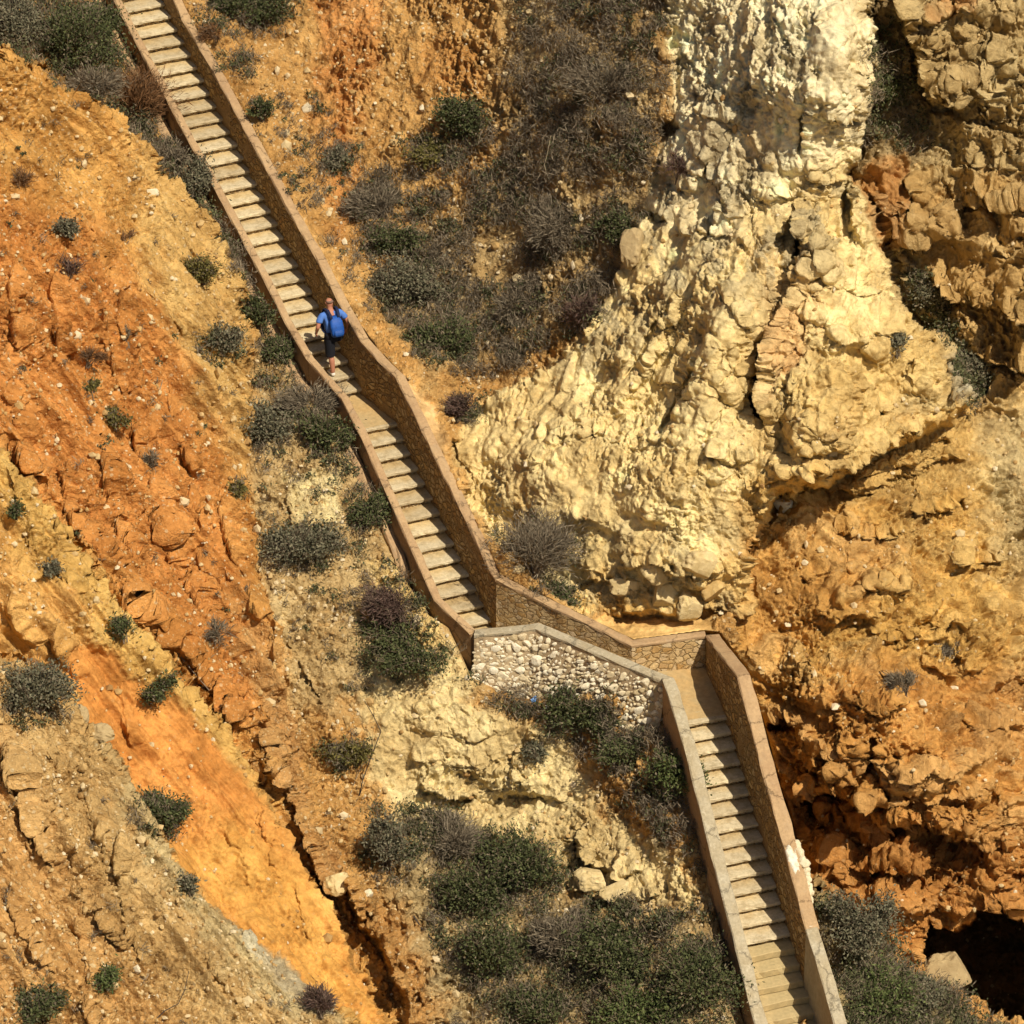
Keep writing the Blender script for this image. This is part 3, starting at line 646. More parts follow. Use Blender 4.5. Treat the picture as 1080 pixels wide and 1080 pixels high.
S([(855, 255), (862, 290), (880, 310)], .3); S([(915, 240), (925, 262), (930, 280)], .3); S([(880, 300), (910, 318), (935, 312)], .3); S([(870, 355), (900, 362), (925, 352), (955, 350)], .3)
S([(780, 200), (800, 215), (830, 208)], .25); S([(755, 300), (775, 330), (790, 345)], .25); S([(590, 420), (640, 400), (668, 380)], .15); S([(745, 480), (770, 490), (795, 486)], .25)
pit(704, 138, 11, 15, .7, .2); pit(690, 232, 18, 9, .8, .5); pit(624, 462, 8, 5, .35); pit(930, 437, 6, 4, .4); pit(994, 467, 7, 4, .4)
pit(793, 430, 6, 14, .8); pit(860, 80, 5, 6, .3); pit(690, 60, 5, 8, .3)
def bulge(x, y, rx, ry, rot, amp):
    global EE
    c, s = math.cos(rot), math.sin(rot); pad = 3 * max(rx, ry)
    i0, i1 = np.searchsorted(gx, (x - pad, x + pad)); j0, j1 = np.searchsorted(gy, (y - pad, y + pad)); sl = (slice(j0, j1), slice(i0, i1))
    dx, dy = GX[sl] + JX[sl] * 9 - x, GY[sl] + JY[sl] * 9 - y; q = ((dx * c + dy * s) / rx) ** 2 + ((-dx * s + dy * c) / ry) ** 2
    EE[sl] = EE[sl] - amp * np.exp(-.9 * np.maximum(q, 0) ** 1.25) * mk['head' if x < 1030 and y < 640 else 'jaw'][sl]
for a in [(872, 55, 36, 80, .05, 1.3), (815, 70, 22, 80, .1, .6), (735, 150, 24, 70, .35, .7), (765, 330, 30, 120, .12, .9), (815, 250, 16, 60, .0, .5), (868, 300, 22, 60, -.1, .8), (905, 240, 14, 50, .1, .6),
          (868, 450, 36, 62, .05, 1.3), (925, 345, 40, 34, .3, .9), (985, 405, 26, 34, -.4, .8), (700, 330, 18, 90, .55, .5), (660, 400, 18, 90, .6, .45), (735, 420, 18, 80, .3, .4), (620, 510, 90, 60, .1, .9), (720, 520, 60, 70, .0, .8),
          (560, 500, 40, 60, -.5, .4), (690, 595, 60, 22, .1, .5), (930, 470, 40, 24, -.3, .4), (850, 170, 30, 40, 0., .5), (780, 60, 18, 50, .2, .4)]: bulge(*a)
for a in [(940, 770, 80, 66, .2, 1.3), (1030, 820, 50, 50, 0., .8), (870, 720, 40, 40, 0., .6), (960, 600, 70, 30, .1, .6), (880, 600, 40, 30, 0., .5), (1040, 690, 40, 40, 0., .6), (1040, 920, 40, 40, 0., .9), (950, 930, 50, 34, .1, .8), (870, 940, 30, 40, .3, .5)]: bulge(a[0], max(a[1], 640.1), *a[2:])
pit(838, 252, 3, 30, .9); pit(829, 306, 4, 20, 1.2, .2); pit(808, 345, 5, 20, 1.5, .5); pit(797, 392, 5, 30, 1.7, .12); pit(801, 440, 5, 16, 1.2, -.4); pit(846, 130, 3, 30, .4, .1)
pit(893, 225, 5, 34, .5, -.1); pit(752, 235, 4, 34, .45, .35); pit(716, 420, 4, 44, .35, .45); pit(683, 360, 4, 46, .35, .55)
S([(640, 655), (660, 646), (690, 645), (722, 650)], .35, other=.1, near=3, ofade=14)
# strata of the recessed cliff
S([(1000, 222), (1040, 214), (1090, 213)], .45, other=.2); S([(978, 290), (997, 310), (1027, 321), (1090, 338)], .8, other=.3); S([(1022, 370), (1053, 386), (1095, 391)], .8, other=.4)
S([(950, -20), (955, 30), (966, 70), (978, 115)], 1.7, near=6, fade=50); S([(1000, 180), (1040, 176), (1080, 186)], .3); S([(945, 250), (975, 262), (1005, 240)], .5, other=.2)
S([(990, 60), (1000, 100), (1008, 130)], .25); S([(1040, 50), (1046, 90), (1044, 130)], .25); S([(1060, 270), (1075, 262), (1095, 264)], .35); S([(955, 190), (962, 215), (958, 245)], .4)
# orange lower cliff
S([(828, 842), (850, 838), (872, 830), (907, 850), (927, 867), (967, 867), (1010, 880), (1056, 884)], 1.6, other=1.25, near=5, fade=40, ofade=46)
S([(836, 797), (852, 812), (868, 832)], .6); S([(863, 907), (920, 920), (973, 923), (1012, 908)], .6, other=.4, near=3); S([(880, 557), (920, 567), (962, 557)], .4, other=.2)
S([(893, 627), (920, 624), (950, 632)], .35); S([(858, 650), (880, 655), (908, 647)], .3); S([(915, 668), (935, 678), (960, 672)], .45); S([(835, 600), (855, 612), (880, 606)], .25)
S([(1000, 590), (1030, 598), (1060, 590)], .3); S([(970, 700), (1000, 712), (1040, 706)], .35); S([(1010, 760), (1040, 772), (1080, 765)], .35); S([(900, 745), (930, 755), (960, 742)], .4)
S([(950, 820), (985, 812), (1010, 826)], .4); S([(870, 880), (900, 890), (930, 885)], .5); S([(990, 950), (1020, 955), (1050, 940)], .5); S([(1050, 820), (1058, 860), (1052, 900)], .4)
pit(826, 764, 13, 7, 1.2, -.3); pit(912, 802, 11, 20, .9, .4); pit(998, 662, 14, 6, .8); pit(1076, 930, 8, 10, .6); pit(888, 560, 8, 4, .4); pit(955, 395, 6, 5, .4)
pit(1066, 1000, 14, 10, 1.0)
# many short rills on the left-hand slopes
for _ in range(26):
    x, y = rng.uniform(-20, 330), rng.uniform(120, 1090)
    if y < 60 + x * .75 + 40: continue
    n = int(rng.integers(3, 9)); ang = rng.uniform(.95, 1.35); L_ = rng.uniform(9, 24); pts = [(x, y)]
    for k in range(n): ang = float(np.clip(ang + rng.normal() * .22, .80, 1.5)); pts.append((pts[-1][0] + L_ * math.cos(ang), pts[-1][1] + L_ * math.sin(ang)))
    inC2 = (x - 70) * .85 - (y - 690) * .6 > -60 and y > 700 and (x - 70) * .85 - (y - 690) * .6 < 50
    if inC2: continue
    scarp(pts, rng.uniform(.06, .24), near=rng.uniform(1.2, 2.2), fade=rng.uniform(6, 12), other=.08, ofade=4)
EE = EE * (1 - mk['cave']) + (EE + 9.0) * mk['cave']

# ------------------------------------------------------------------ ground beneath the staircase, region weights and colours
FOOT = [(x, y) for x, y, e in pr(ledge, 2)[:-1]] + [(x, y) for x, y, e in FACE] + [(x, y) for x, y, e in LOWL[1:]] + [(x, y) for x, y, e in CAP3[::-1]] + [(x, y) for x, y, e in FC2[::-1]] + [(x, y) for x, y, e in FC1[::-1]]
fd = sdf_poly(FOOT, GX, GY)
under = smooth(2.5, -2.5, fd); EE = EE + under * 2.6
calm = smooth(0, 10, fd)

PAR = dict(L=.16, R=.13, V=.05, W=.07, S=0., T=.10, U=0., G=0., B=0., D=0., peb=.9, fine=1.0, pit=.1)
PAR = {k: np.full(GX.shape, v, np.float32) for k, v in PAR.items()}
TINT = np.empty(GX.shape + (3,), np.float32); TINT[:] = (.47, .262, .082)
def setp(m, tint=None, **kw):
    for k, v in kw.items(): PAR[k] = PAR[k] * (1 - m) + v * m
    if tint is not None:
        global TINT
        TINT = TINT * (1 - m[..., None]) + np.array(tint, np.float32) * m[..., None]
def reg(poly, soft=18, warp=16): return mask(poly, soft, warp)
# slope above the stairs: gravelly ochre with redder runs
setp(reg([(330, -40), (420, -40), (400, 40), (385, 110), (370, 180), (380, 240), (350, 250), (340, 150)], 14), (.50, .23, .065))
setp(reg([(440, 40), (520, 40), (500, 110), (450, 110)], 14), (.52, .27, .08))
setp(reg([(560, -600), (705, -600), (700, 180), (660, 300), (560, 380), (440, 400), (400, 320), (420, 240), (520, 200)], 26), (.36, .24, .10))
setp(reg([(400, 330), (440, 390), (480, 470), (500, 540), (470, 520), (440, 430), (380, 360)], 10), (.52, .29, .09))
# rubble beside and below the stairs on the left
setp(reg([(200, 210), (300, 330), (380, 440), (460, 640), (490, 680), (500, 740), (420, 740), (300, 760), (270, 600), (262, 420), (220, 300)], 20), (.45, .31, .135), peb=1., V=.09)
setp(reg([(385, 690), (490, 690), (500, 740), (600, 780), (640, 860), (720, 900), (740, 960), (640, 960), (560, 900), (440, 890), (390, 820)], 10), (.63, .485, .23), peb=.4, V=.07, R=.12, T=.08, S=.14, fine=1.)
setp(reg([(300, 500), (356, 500), (358, 552), (312, 558)], 5, 6), (.64, .52, .26), V=.12)
setp(reg([(390, 600), (460, 600), (470, 690), (400, 680)], 10), (.60, .42, .16))
setp(reg([(430, 880), (560, 895), (640, 960), (760, 960), (800, 1100), (420, 1100), (400, 960)], 24), (.36, .26, .12), peb=.9)
setp(reg([(370, 940), (430, 960), (470, 1080), (440, 1100), (390, 1000)], 16), (.46, .25, .08))
setp(reg([(655, 735), (690, 730), (720, 760), (715, 800), (680, 780)], 6, 8), (.56, .37, .16), peb=.2, V=.02)
# left slope
setp(mk['left'], (.53, .28, .074), L=.13, R=.0, V=.0, W=.010, T=.022, G=.36, peb=.8, fine=1.2)
setp(mk['left'] * reg([(-600, 200), (0, 210), (80, 240), (160, 330), (200, 400), (250, 560), (290, 740), (250, 780), (0, 500), (-600, 480)], 40), (.51, .215, .053))
setp(mk['left'] * reg([(130, 150), (260, 290), (262, 420), (255, 520), (200, 420), (150, 300)], 24), (.54, .34, .115))
setp(mk['left'] * reg([(240, 640), (300, 700), (330, 860), (400, 1010), (340, 960), (280, 800)], 14), (.46, .25, .085), peb=1.)
setp(mk['fore'], (.56, .345, .10), L=.18, R=.01, V=.0, W=.010, T=.025, G=.30, peb=.5, fine=1.)
setp(mk['fore'] * reg([(-600, 540), (0, 540), (20, 600), (90, 650), (90, 780), (-20, 720)], 20), (.56, .31, .09))
setp(mk['fore'] * reg([(66, 690), (100, 680), (135, 715), (210, 770), (260, 830), (310, 905), (345, 960), (410, 1085), (330, 1060), (200, 930), (120, 830), (80, 770)], 7, 8), (.54, .235, .055), L=.16, R=.04, V=.012, W=.006, T=.03, G=.16, peb=.15, fine=.5, pit=0.)
setp(mk['fore'] * reg([(180, 900), (250, 860), (330, 930), (400, 1080), (330, 1060), (250, 980)], 26), (.56, .29, .066))
setp(mk['rib'], (.46, .295, .115), L=.16, R=.01, V=.0, W=.018, T=.03, G=.28, peb=1., fine=1.2)
setp(mk['rib'] * reg([(-600, 760), (0, 780), (60, 900), (120, 1000), (200, 1100), (-600, 1100)], 40), (.50, .28, .095))
setp(mk['rib'] * reg([(100, 785), (135, 830), (195, 920), (255, 980), (320, 1030), (360, 1080), (300, 1080), (220, 1000), (140, 900)], 10), (.47, .355, .17), V=.05)
setp(mk['rib'] * reg([(230, 960), (300, 1010), (352, 1070), (330, 1080), (270, 1020)], 5, 8), (.45, .38, .24), V=.06)
# recessed cliff
setp(mk['back'], (.46, .33, .145), L=.25, R=.20, V=.09, W=.06, S=.34, T=.08, U=.06, B=.2, peb=.2, fine=1.35, pit=.25)
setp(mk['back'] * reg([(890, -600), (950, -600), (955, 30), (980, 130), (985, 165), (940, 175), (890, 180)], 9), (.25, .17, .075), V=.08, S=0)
setp(mk['back'] * reg([(960, -20), (985, 15), (1000, 20), (1040, 0), (1040, -60), (940, -60)], 9), (.42, .20, .06))
setp(mk['back'] * reg([(915, 165), (955, 170), (960, 240), (930, 265), (905, 230)], 9), (.44, .22, .07))
setp(mk['back'] * reg([(960, 190), (1090, 190), (1200, 420), (1000, 430), (975, 300)], 16), (.46, .29, .105), S=.35)
setp(mk['back'] * reg([(950, 275), (975, 290), (1020, 350), (1045, 420), (1010, 420), (985, 360)], 8), (.38, .34, .24))
# orange cliff
setp(mk['jaw'], (.60, .36, .10), L=.28, R=.12, V=.05, W=.05, S=.36, T=.10, B=.12, peb=.3, fine=1.5, pit=.4)
setp(mk['jaw'] * reg([(780, 560), (900, 540), (960, 600), (880, 660), (800, 760), (770, 700)], 26), (.57, .31, .085))
setp(mk['jaw'] * reg([(800, 740), (900, 700), (1090, 700), (1200, 1100), (840, 1100)], 30), (.54, .27, .07))
_uc = mk['jaw'] * reg([(815, 820), (870, 822), (920, 850), (1010, 870), (1100, 880), (1100, 1010), (860, 1010)], 16)
setp(_uc, (.47, .215, .055), V=.16)
setp(mk['jaw'] * reg([(1025, 420), (1200, 420), (1200, 640), (1060, 620), (1030, 520)], 30), (.50, .37, .17))
setp(mk['jaw'] * reg([(860, 470), (1020, 430), (1030, 520), (940, 545), (870, 525)], 8), (.56, .36, .12), S=.3, V=.14)
# pale headland
hd = np.maximum(mk['head'] * smooth(1090, 1000, GX + .2 * GY), mk['head'] * 0) 
hd = mk['head'] * reg([(300, -800), (960, -800), (960, 120), (985, 330), (1000, 395), (930, 455), (850, 492), (800, 500), (775, 600), (760, 680), (300, 800)], 34, 30)
setp(hd, (.73, .56, .255), L=.20, R=.04, V=.008, W=.022, S=.11, T=.03, U=.05, B=.08, D=.16, peb=.12, fine=1.0, pit=.03)
setp(hd * reg([(690, -600), (930, -600), (925, 120), (890, 160), (800, 200), (760, 260), (690, 240)], 40), (.81, .70, .43))
setp(hd * reg([(460, 450), (520, 430), (560, 440), (570, 560), (620, 650), (540, 640)], 16), (.67, .495, .215))
setp(hd * reg([(800, 440), (850, 400), (930, 330), (1060, 350), (1060, 440), (880, 540), (780, 540)], 34, 26), (.60, .415, .155))
setp(hd * reg([(800, 250), (860, 270), (870, 330), (830, 400), (795, 440), (790, 340)], 10), (.68, .49, .22))
setp(hd * reg([(810, 320), (850, 330), (840, 400), (812, 420)], 8), (.60, .37, .15))
setp(hd * reg([(590, 640), (650, 600), (700, 640), (790, 560), (785, 650), (700, 690), (600, 680)], 10), (.62, .40, .13), V=.1)
_p = np.stack([GX.ravel() / 34., GY.ravel() / 46., np.full(GX.size, 4.2, np.float32)], 1)
lich = smooth(.0, .30, fbm(_p, 5, 61, .6).reshape(GX.shape))
setp(hd * lich * .7 * reg([(690, 0), (800, 0), (900, 120), (900, 260), (820, 310), (690, 330), (640, 400), (600, 400)], 40), (.42, .345, .205), fine=1.7)
setp(hd * lich * .6 * smooth(420, 640, GY), (.52, .43, .24))
setp(reg([(421, 396), (436, 405), (456, 430), (474, 490), (462, 480), (440, 440)], 4, 4), (.52, .33, .14), R=.02, T=.02, V=0, W=0, peb=.1, fine=.15)
# sandy shelf behind the angled wall
setp(reg([(606, 668), (640, 648), (700, 643), (756, 648), (750, 672), (665, 690)], 4, 4), (.62, .39, .14), L=.03, R=.01, V=.0, W=.01, peb=.05, fine=.12, pit=0.)
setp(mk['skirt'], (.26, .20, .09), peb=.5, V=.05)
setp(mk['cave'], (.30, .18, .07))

X0 = (GX - 540) / F; Y0 = -(GY - 540) / F; DD = (D0 + EE)
P0 = CAM[None, None] + (FW[None, None] + X0[..., None] * RT + Y0[..., None] * UP) * DD[..., None]
P0 = P0.astype(np.float32)
def normals(P, k):
    a = np.empty_like(P); b = np.empty_like(P)
    a[:, k:-k] = P[:, 2 * k:] - P[:, :-2 * k]; a[:, :k] = a[:, k:k + 1]; a[:, -k:] = a[:, -k - 1:-k]
    b[k:-k] = P[2 * k:] - P[:-2 * k]; b[:k] = b[k:k + 1]; b[-k:] = b[-k - 1:-k]
    n = np.cross(b, a); n /= np.linalg.norm(n, axis=2)[..., None] + 1e-9; return n
NN = normals(P0, 5)
NN = NN * .45 - FW.astype(np.float32) * .3 + np.array([.22, -.2, .3], np.float32) * .5; NN /= np.linalg.norm(NN, axis=2)[..., None]
Q = P0.reshape(-1, 3); shp = GX.shape
wv = np.stack([perlin(Q * 1.3, 71), perlin(Q * 1.3, 72), perlin(Q * 1.3, 73)], 1)
nL = fbm(Q * .55, 4, 80).reshape(shp)
nR = ridged(Q * np.array([1.1, 1.1, .8], np.float32) + wv * .3, 5, 90, .55).reshape(shp)
v = vor(Q * 1.9 + wv * .35, 5); nV = (np.minimum(v[:, 1] - v[:, 0], .22) * 1.4 - .2).reshape(shp) + 1.0 * (v[:, 2].reshape(shp) - .5)
nP = np.clip(v[:, 0] - .42, -.42, .3).reshape(shp)
v = vor(Q * 4.6 + wv * .5, 6); nW = (np.minimum(v[:, 1] - v[:, 0], .3) - .15).reshape(shp) + .9 * (v[:, 2].reshape(shp) - .5)
zz = Q[:, 2] + .12 * Q[:, 0] + .5 * wv[:, 0]; st = perlin(np.stack([Q[:, 0] * .12, Q[:, 1] * .12, zz * 1.7], 1), 99) + .5 * perlin(np.stack([Q[:, 0] * .2, Q[:, 1] * .2, zz * 4.3], 1), 98)
nS = np.clip(st * 1.6, -.7, .7).reshape(shp)
nT = fbm(Q * 2.9 + wv * .25, 4, 140, .62).reshape(shp)
_d = np.stack([(GX.ravel() * .88 + GY.ravel() * .47) / 26., (-GX.ravel() * .47 + GY.ravel() * .88) / 190., Q[:, 2] * .04], 1) + wv * .20   # drip flutes of the headland
_d2 = np.stack([GX.ravel() / 24., GY.ravel() / 150., Q[:, 2] * .04], 1) + wv * .22
_k = smooth(740, 800, GX); nD = (1 - _k) * ridged(_d, 3, 190, .5).reshape(shp) + _k * ridged(_d2, 3, 195, .5).reshape(shp); nD = nD * smooth(560, 440, GY) * 1.0
rough = .30 + 1.15 * smooth(-.35, .45, fbm(Q * .6 + 21, 3, 200, .55)).reshape(shp)        # smooth faces among rough ones
nF = rough * (fbm(Q * 7.3 + wv, 4, 170, .62)).reshape(shp)
nU = ridged(Q * np.array([1.5, 1.5, .38], np.float32) + wv * .25, 4, 150, .55).reshape(shp)
_g = np.stack([(GX.ravel() * .77 - GY.ravel() * .64) / 30., (GX.ravel() * .64 + GY.ravel() * .77) / 330., Q[:, 2] * .05], 1) + wv * .07   # rills run down the slope
nG = (ridged(_g, 4, 160, .55) + .9 * ridged(_g * np.array([.42, .5, .5], np.float32) + 9.1, 3, 165, .5)).reshape(shp)
ex = np.linalg.norm(P0[:, 2:] - P0[:, :-2], axis=2); ey = np.linalg.norm(P0[2:] - P0[:-2], axis=2)
ex = np.pad(ex, ((0, 0), (1, 1)), mode='edge') / (np.gradient(gx)[None] * 2 / 47); ey = np.pad(ey, ((1, 1), (0, 0)), mode='edge') / (np.gradient(gy)[:, None] * 2 / 47)
steep = np.maximum(ex, ey); steep = np.maximum(steep, np.maximum(np.roll(steep, 1, 1), np.roll(steep, -1, 1)))
ease = 1 / (1 + np.clip(steep - 4, 0, 40) * .30)
calm = calm * ease
nB = ridged(Q * np.array([.42, .42, .13], np.float32) + wv * .12 + 3.3, 3, 180, .5).reshape(shp)
H = calm * (PAR['D'] * (nD - .35) + PAR['B'] * (nB - .5) + .085 * PAR['fine'] * nF + PAR['T'] * nT * rough + PAR['U'] * (nU - .3) + PAR['G'] * (nG - .7) + PAR['L'] * nL + PAR['R'] * (nR - .3) + PAR['V'] * nV * 1.2 + PAR['pit'] * .16 * nP + PAR['W'] * nW * 1.3 * rough + PAR['S'] * nS)
PT = P0 + NN * H[..., None]
GN = normals(PT, 3)
# colour follows the geology, broken up by veins and patches
mott = fbm(Q * .9 + 5, 5, 120, .6).reshape(shp); fine = fbm(Q * 4.0, 3, 130, .6).reshape(shp)
_bd = (smooth(-.1, .5, nS) * (.22 * np.maximum(mk['jaw'] * (1 - mk['head']), mk['back'] * (1 - mk['head'])) * (1 - mk['cave']) * (1 - .8 * _uc) + .12 * mk['head']))[..., None]
TINT = TINT * (1 - _bd) + np.array((.53, .40, .20), np.float32) * _bd
TINT = TINT * .97 + TINT.mean(2, keepdims=True) * np.array((1.12, .98, .80), np.float32) * .03
TINT *= (1 + .26 * mott + .16 * fine)[..., None] * np.stack([np.ones(shp), 1 + .07 * mott, 1 + .16 * mott], 2)
TINT = np.clip(TINT, .02, .85)
idx = np.arange(NX * NY, dtype=np.int32).reshape(NY, NX)
quads = np.stack([idx[:-1, :-1], idx[1:, :-1], idx[1:, 1:], idx[:-1, 1:]], -1).reshape(-1, 4)
me = mesh_np('cliff', PT.reshape(-1, 3), [quads], [M['ground']])
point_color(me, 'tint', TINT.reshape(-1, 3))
point_color(me, 'grain', np.stack([PAR['peb'], PAR['fine'] * (calm * .8 + .2), PAR['pit'] * calm], -1).reshape(-1, 3))
cliff = tag(link('cliff', me), kind='structure')
def surf(px, py):
    i = int(np.clip(np.searchsorted(gx, px), 1, NX - 1)); j = int(np.clip(np.searchsorted(gy, py), 1, NY - 1))
    return PT[j, i].astype(float), GN[j, i].astype(float)

# beach and sea level far below, reaching out past the cliff
bm_ = mat_speckle('beach_sand', (.46, .35, .18), .15, 3., .02, .95, (.40, .30, .15), .2)
o = link('beach', mesh_np('beach', np.array([(-1500, -1500, 0), (1500, -1500, 0), (1500, 1500, 0), (-1500, 1500, 0)], float), [np.array([(0, 1, 2, 3)])], [bm_]))
o.location = (0, 0, -24); tag(o, kind='structure')

# ------------------------------------------------------------------ vegetation
LEAF = dict(
 green=mat_leaf('dark_green_leaves', (.034, .041, .018), (.108, .120, .046)),
 bright=mat_leaf('fresh_green_leaves', (.042, .060, .018), (.140, .165, .058)),
 grey=mat_leaf('grey_green_leaves', (.070, .070, .040), (.215, .195, .125)),
 olive=mat_leaf('yellow_olive_leaves', (.070, .065, .020), (.180, .150, .045)),
 dry=mat_leaf('dry_twigs', (.085, .068, .046), (.270, .220, .150), False),
 purple=mat_leaf('purple_brown_twigs', (.070, .043, .036), (.165, .105, .080), False),
 rust=mat_leaf('rusty_dry_leaves', (.110, .055, .025), (.220, .115, .050), False))
BARK = mat_plain('twig_bark', (.16, .12, .08), .9)
def unit(n, g):
    v = g.normal(size=(n, 3)); return v / np.linalg.norm(v, axis=1)[:, None]
def blades(C, D, L_, Wd, g):
    """diamond leaves: centres C, axes D, lengths, widths"""
    n = len(C); side = np.cross(D, unit(n, g)); side /= np.linalg.norm(side, axis=1)[:, None] + 1e-9
    L_ = L_[:, None]; Wd = Wd[:, None]
    V = np.stack([C - D * L_ * .5, C + side * Wd * .5, C + D * L_ * .5, C - side * Wd * .5], 1).reshape(-1, 3)
    return V, np.arange(4 * n, dtype=np.int32).reshape(-1, 4)
def tubes(segs, g):
    """three-sided tapering sticks: list of (p0, p1, r0, r1)"""
    V, Q = [], []
    for p0, p1, r0, r1 in segs:
        d = p1 - p0; d = d / (np.linalg.norm(d) + 1e-9); u = np.cross(d, (.3, .5, .8)); u /= np.linalg.norm(u) + 1e-9; w = np.cross(d, u); b = len(V)
        for p, rr in ((p0, r0), (p1, r1)):
            for k in range(3): V.append(p + rr * (u * math.cos(2.094 * k) + w * math.sin(2.094 * k)))
        for k in range(3): Q.append((b + k, b + (k + 1) % 3, b + 3 + (k + 1) % 3, b + 3 + k))
    return np.array(V).reshape(-1, 3), np.array(Q, np.int32).reshape(-1, 4)
def shrub_geo(rx, rz, kind, g, npx):
    """foliage and stems of one shrub, base at the origin"""
    twiggy = kind in ('dry', 'purple', 'rust')
    nc = int(np.clip(npx / 70, 7, 46)); d = unit(nc, g); d[:, 2] = np.abs(d[:, 2]) * 1.15 - .25; ax = g.uniform(.72, 1.22, 3) * np.array([1, 1, .95])
    lump = 1 + .38 * np.sin(3.1 * d[:, 0] + g.uniform(0, 6)) * np.cos(2.7 * d[:, 1] + g.uniform(0, 6))
    nl = int(g.integers(2, 5)); lc = g.normal(size=(nl, 3)) * np.array([.42 * rx, .42 * rx, .10 * rz]); lr = g.uniform(.42, .80, nl); li = g.integers(0, nl, nc)
    cc = lc[li] + d * lr[li][:, None] * (np.array([rx, rx, rz]) * g.uniform(.25, 1.2, (nc, 1)) * lump[:, None]) * ax + np.array([0, 0, rz * .62])
    n = int(np.clip(npx * (1.5 if twiggy else 2.0), 160, 7000)); k = g.integers(0, nc, n)
    sig = min(rx, rz) * g.uniform(.12, .36, nc)[k][:, None]
    P = cc[k] + g.normal(size=(n, 3)) * sig * np.array([1.1, 1.1, .85]); out = P - np.array([0, 0, rz * .3]); out /= np.linalg.norm(out, axis=1)[:, None] + 1e-6
    P[:, 2] = np.maximum(P[:, 2], -.25 * rz)
    stray = g.random(n) < .10; P[stray] += g.normal(size=(int(stray.sum()), 3)) * min(rx, rz) * .34; D = out * .8 + unit(n, g) * (.55 if twiggy else .9); D /= np.linalg.norm(D, axis=1)[:, None]
    if twiggy: V, Q = blades(P, D, g.uniform(.10, .26, n), g.uniform(.010, .022, n), g)
    else: V, Q = blades(P, D, g.uniform(.045, .11, n), g.uniform(.025, .05, n), g)
    segs = []
    for c in cc[:26]:
        m = c * .5 + g.normal(size=3) * .06 * rx; z0 = np.array([g.normal() * .04, g.normal() * .04, -.15])
        segs += [(z0, m, .016, .010), (m, c * 1.05, .010, .004)]
        for _ in range(5):
            e = c + (c - z0) / np.linalg.norm(c - z0) * rx * .32 + g.normal(size=3) * .20 * rx; segs.append((c, e, .008, .003))
    TV, TQ = tubes(segs, g)
    return V, Q, TV, TQ
SGRP = 'shrubs growing on the cliff slopes'
def shrub(px, py, w, h, kind, label, name='shrub'):
    g = np.random.default_rng(int(px * 7 + py * 131) % 99991)
    p, n = surf(px, py + .28 * h); d = np.linalg.norm(p - CAM); k = F / d
    rx = .5 * w / k; hh = .5 * h / k; rz = math.sqrt(max(hh * hh - (.5 * rx) ** 2, (.45 * rx) ** 2)) / .866
    rx *= .92; V, Q, TV, TQ = shrub_geo(rx, rz, kind, g, w * h)
    if w < 38: Q = Q[:int(len(Q) * .6)]; V = V[:len(Q) * 4]
    if w >= 38:
        root = empty(name, p, label, 'shrub', SGRP)
        link('foliage', mesh_np('foliage', V, [Q], [LEAF[kind]], smooth=False), root)
        link('stems', mesh_np('stems', TV, [TQ], [BARK], smooth=False), root)
    else:
        me_ = mesh_np(name, np.r_[V, TV], [np.r_[Q, TQ + len(V)]], [LEAF[kind], BARK], smooth=False, mi=np.r_[np.zeros(len(Q)), np.ones(len(TQ))])
        o = link(name, me_); o.location = tuple(p); tag(o, label, 'shrub', SGRP)
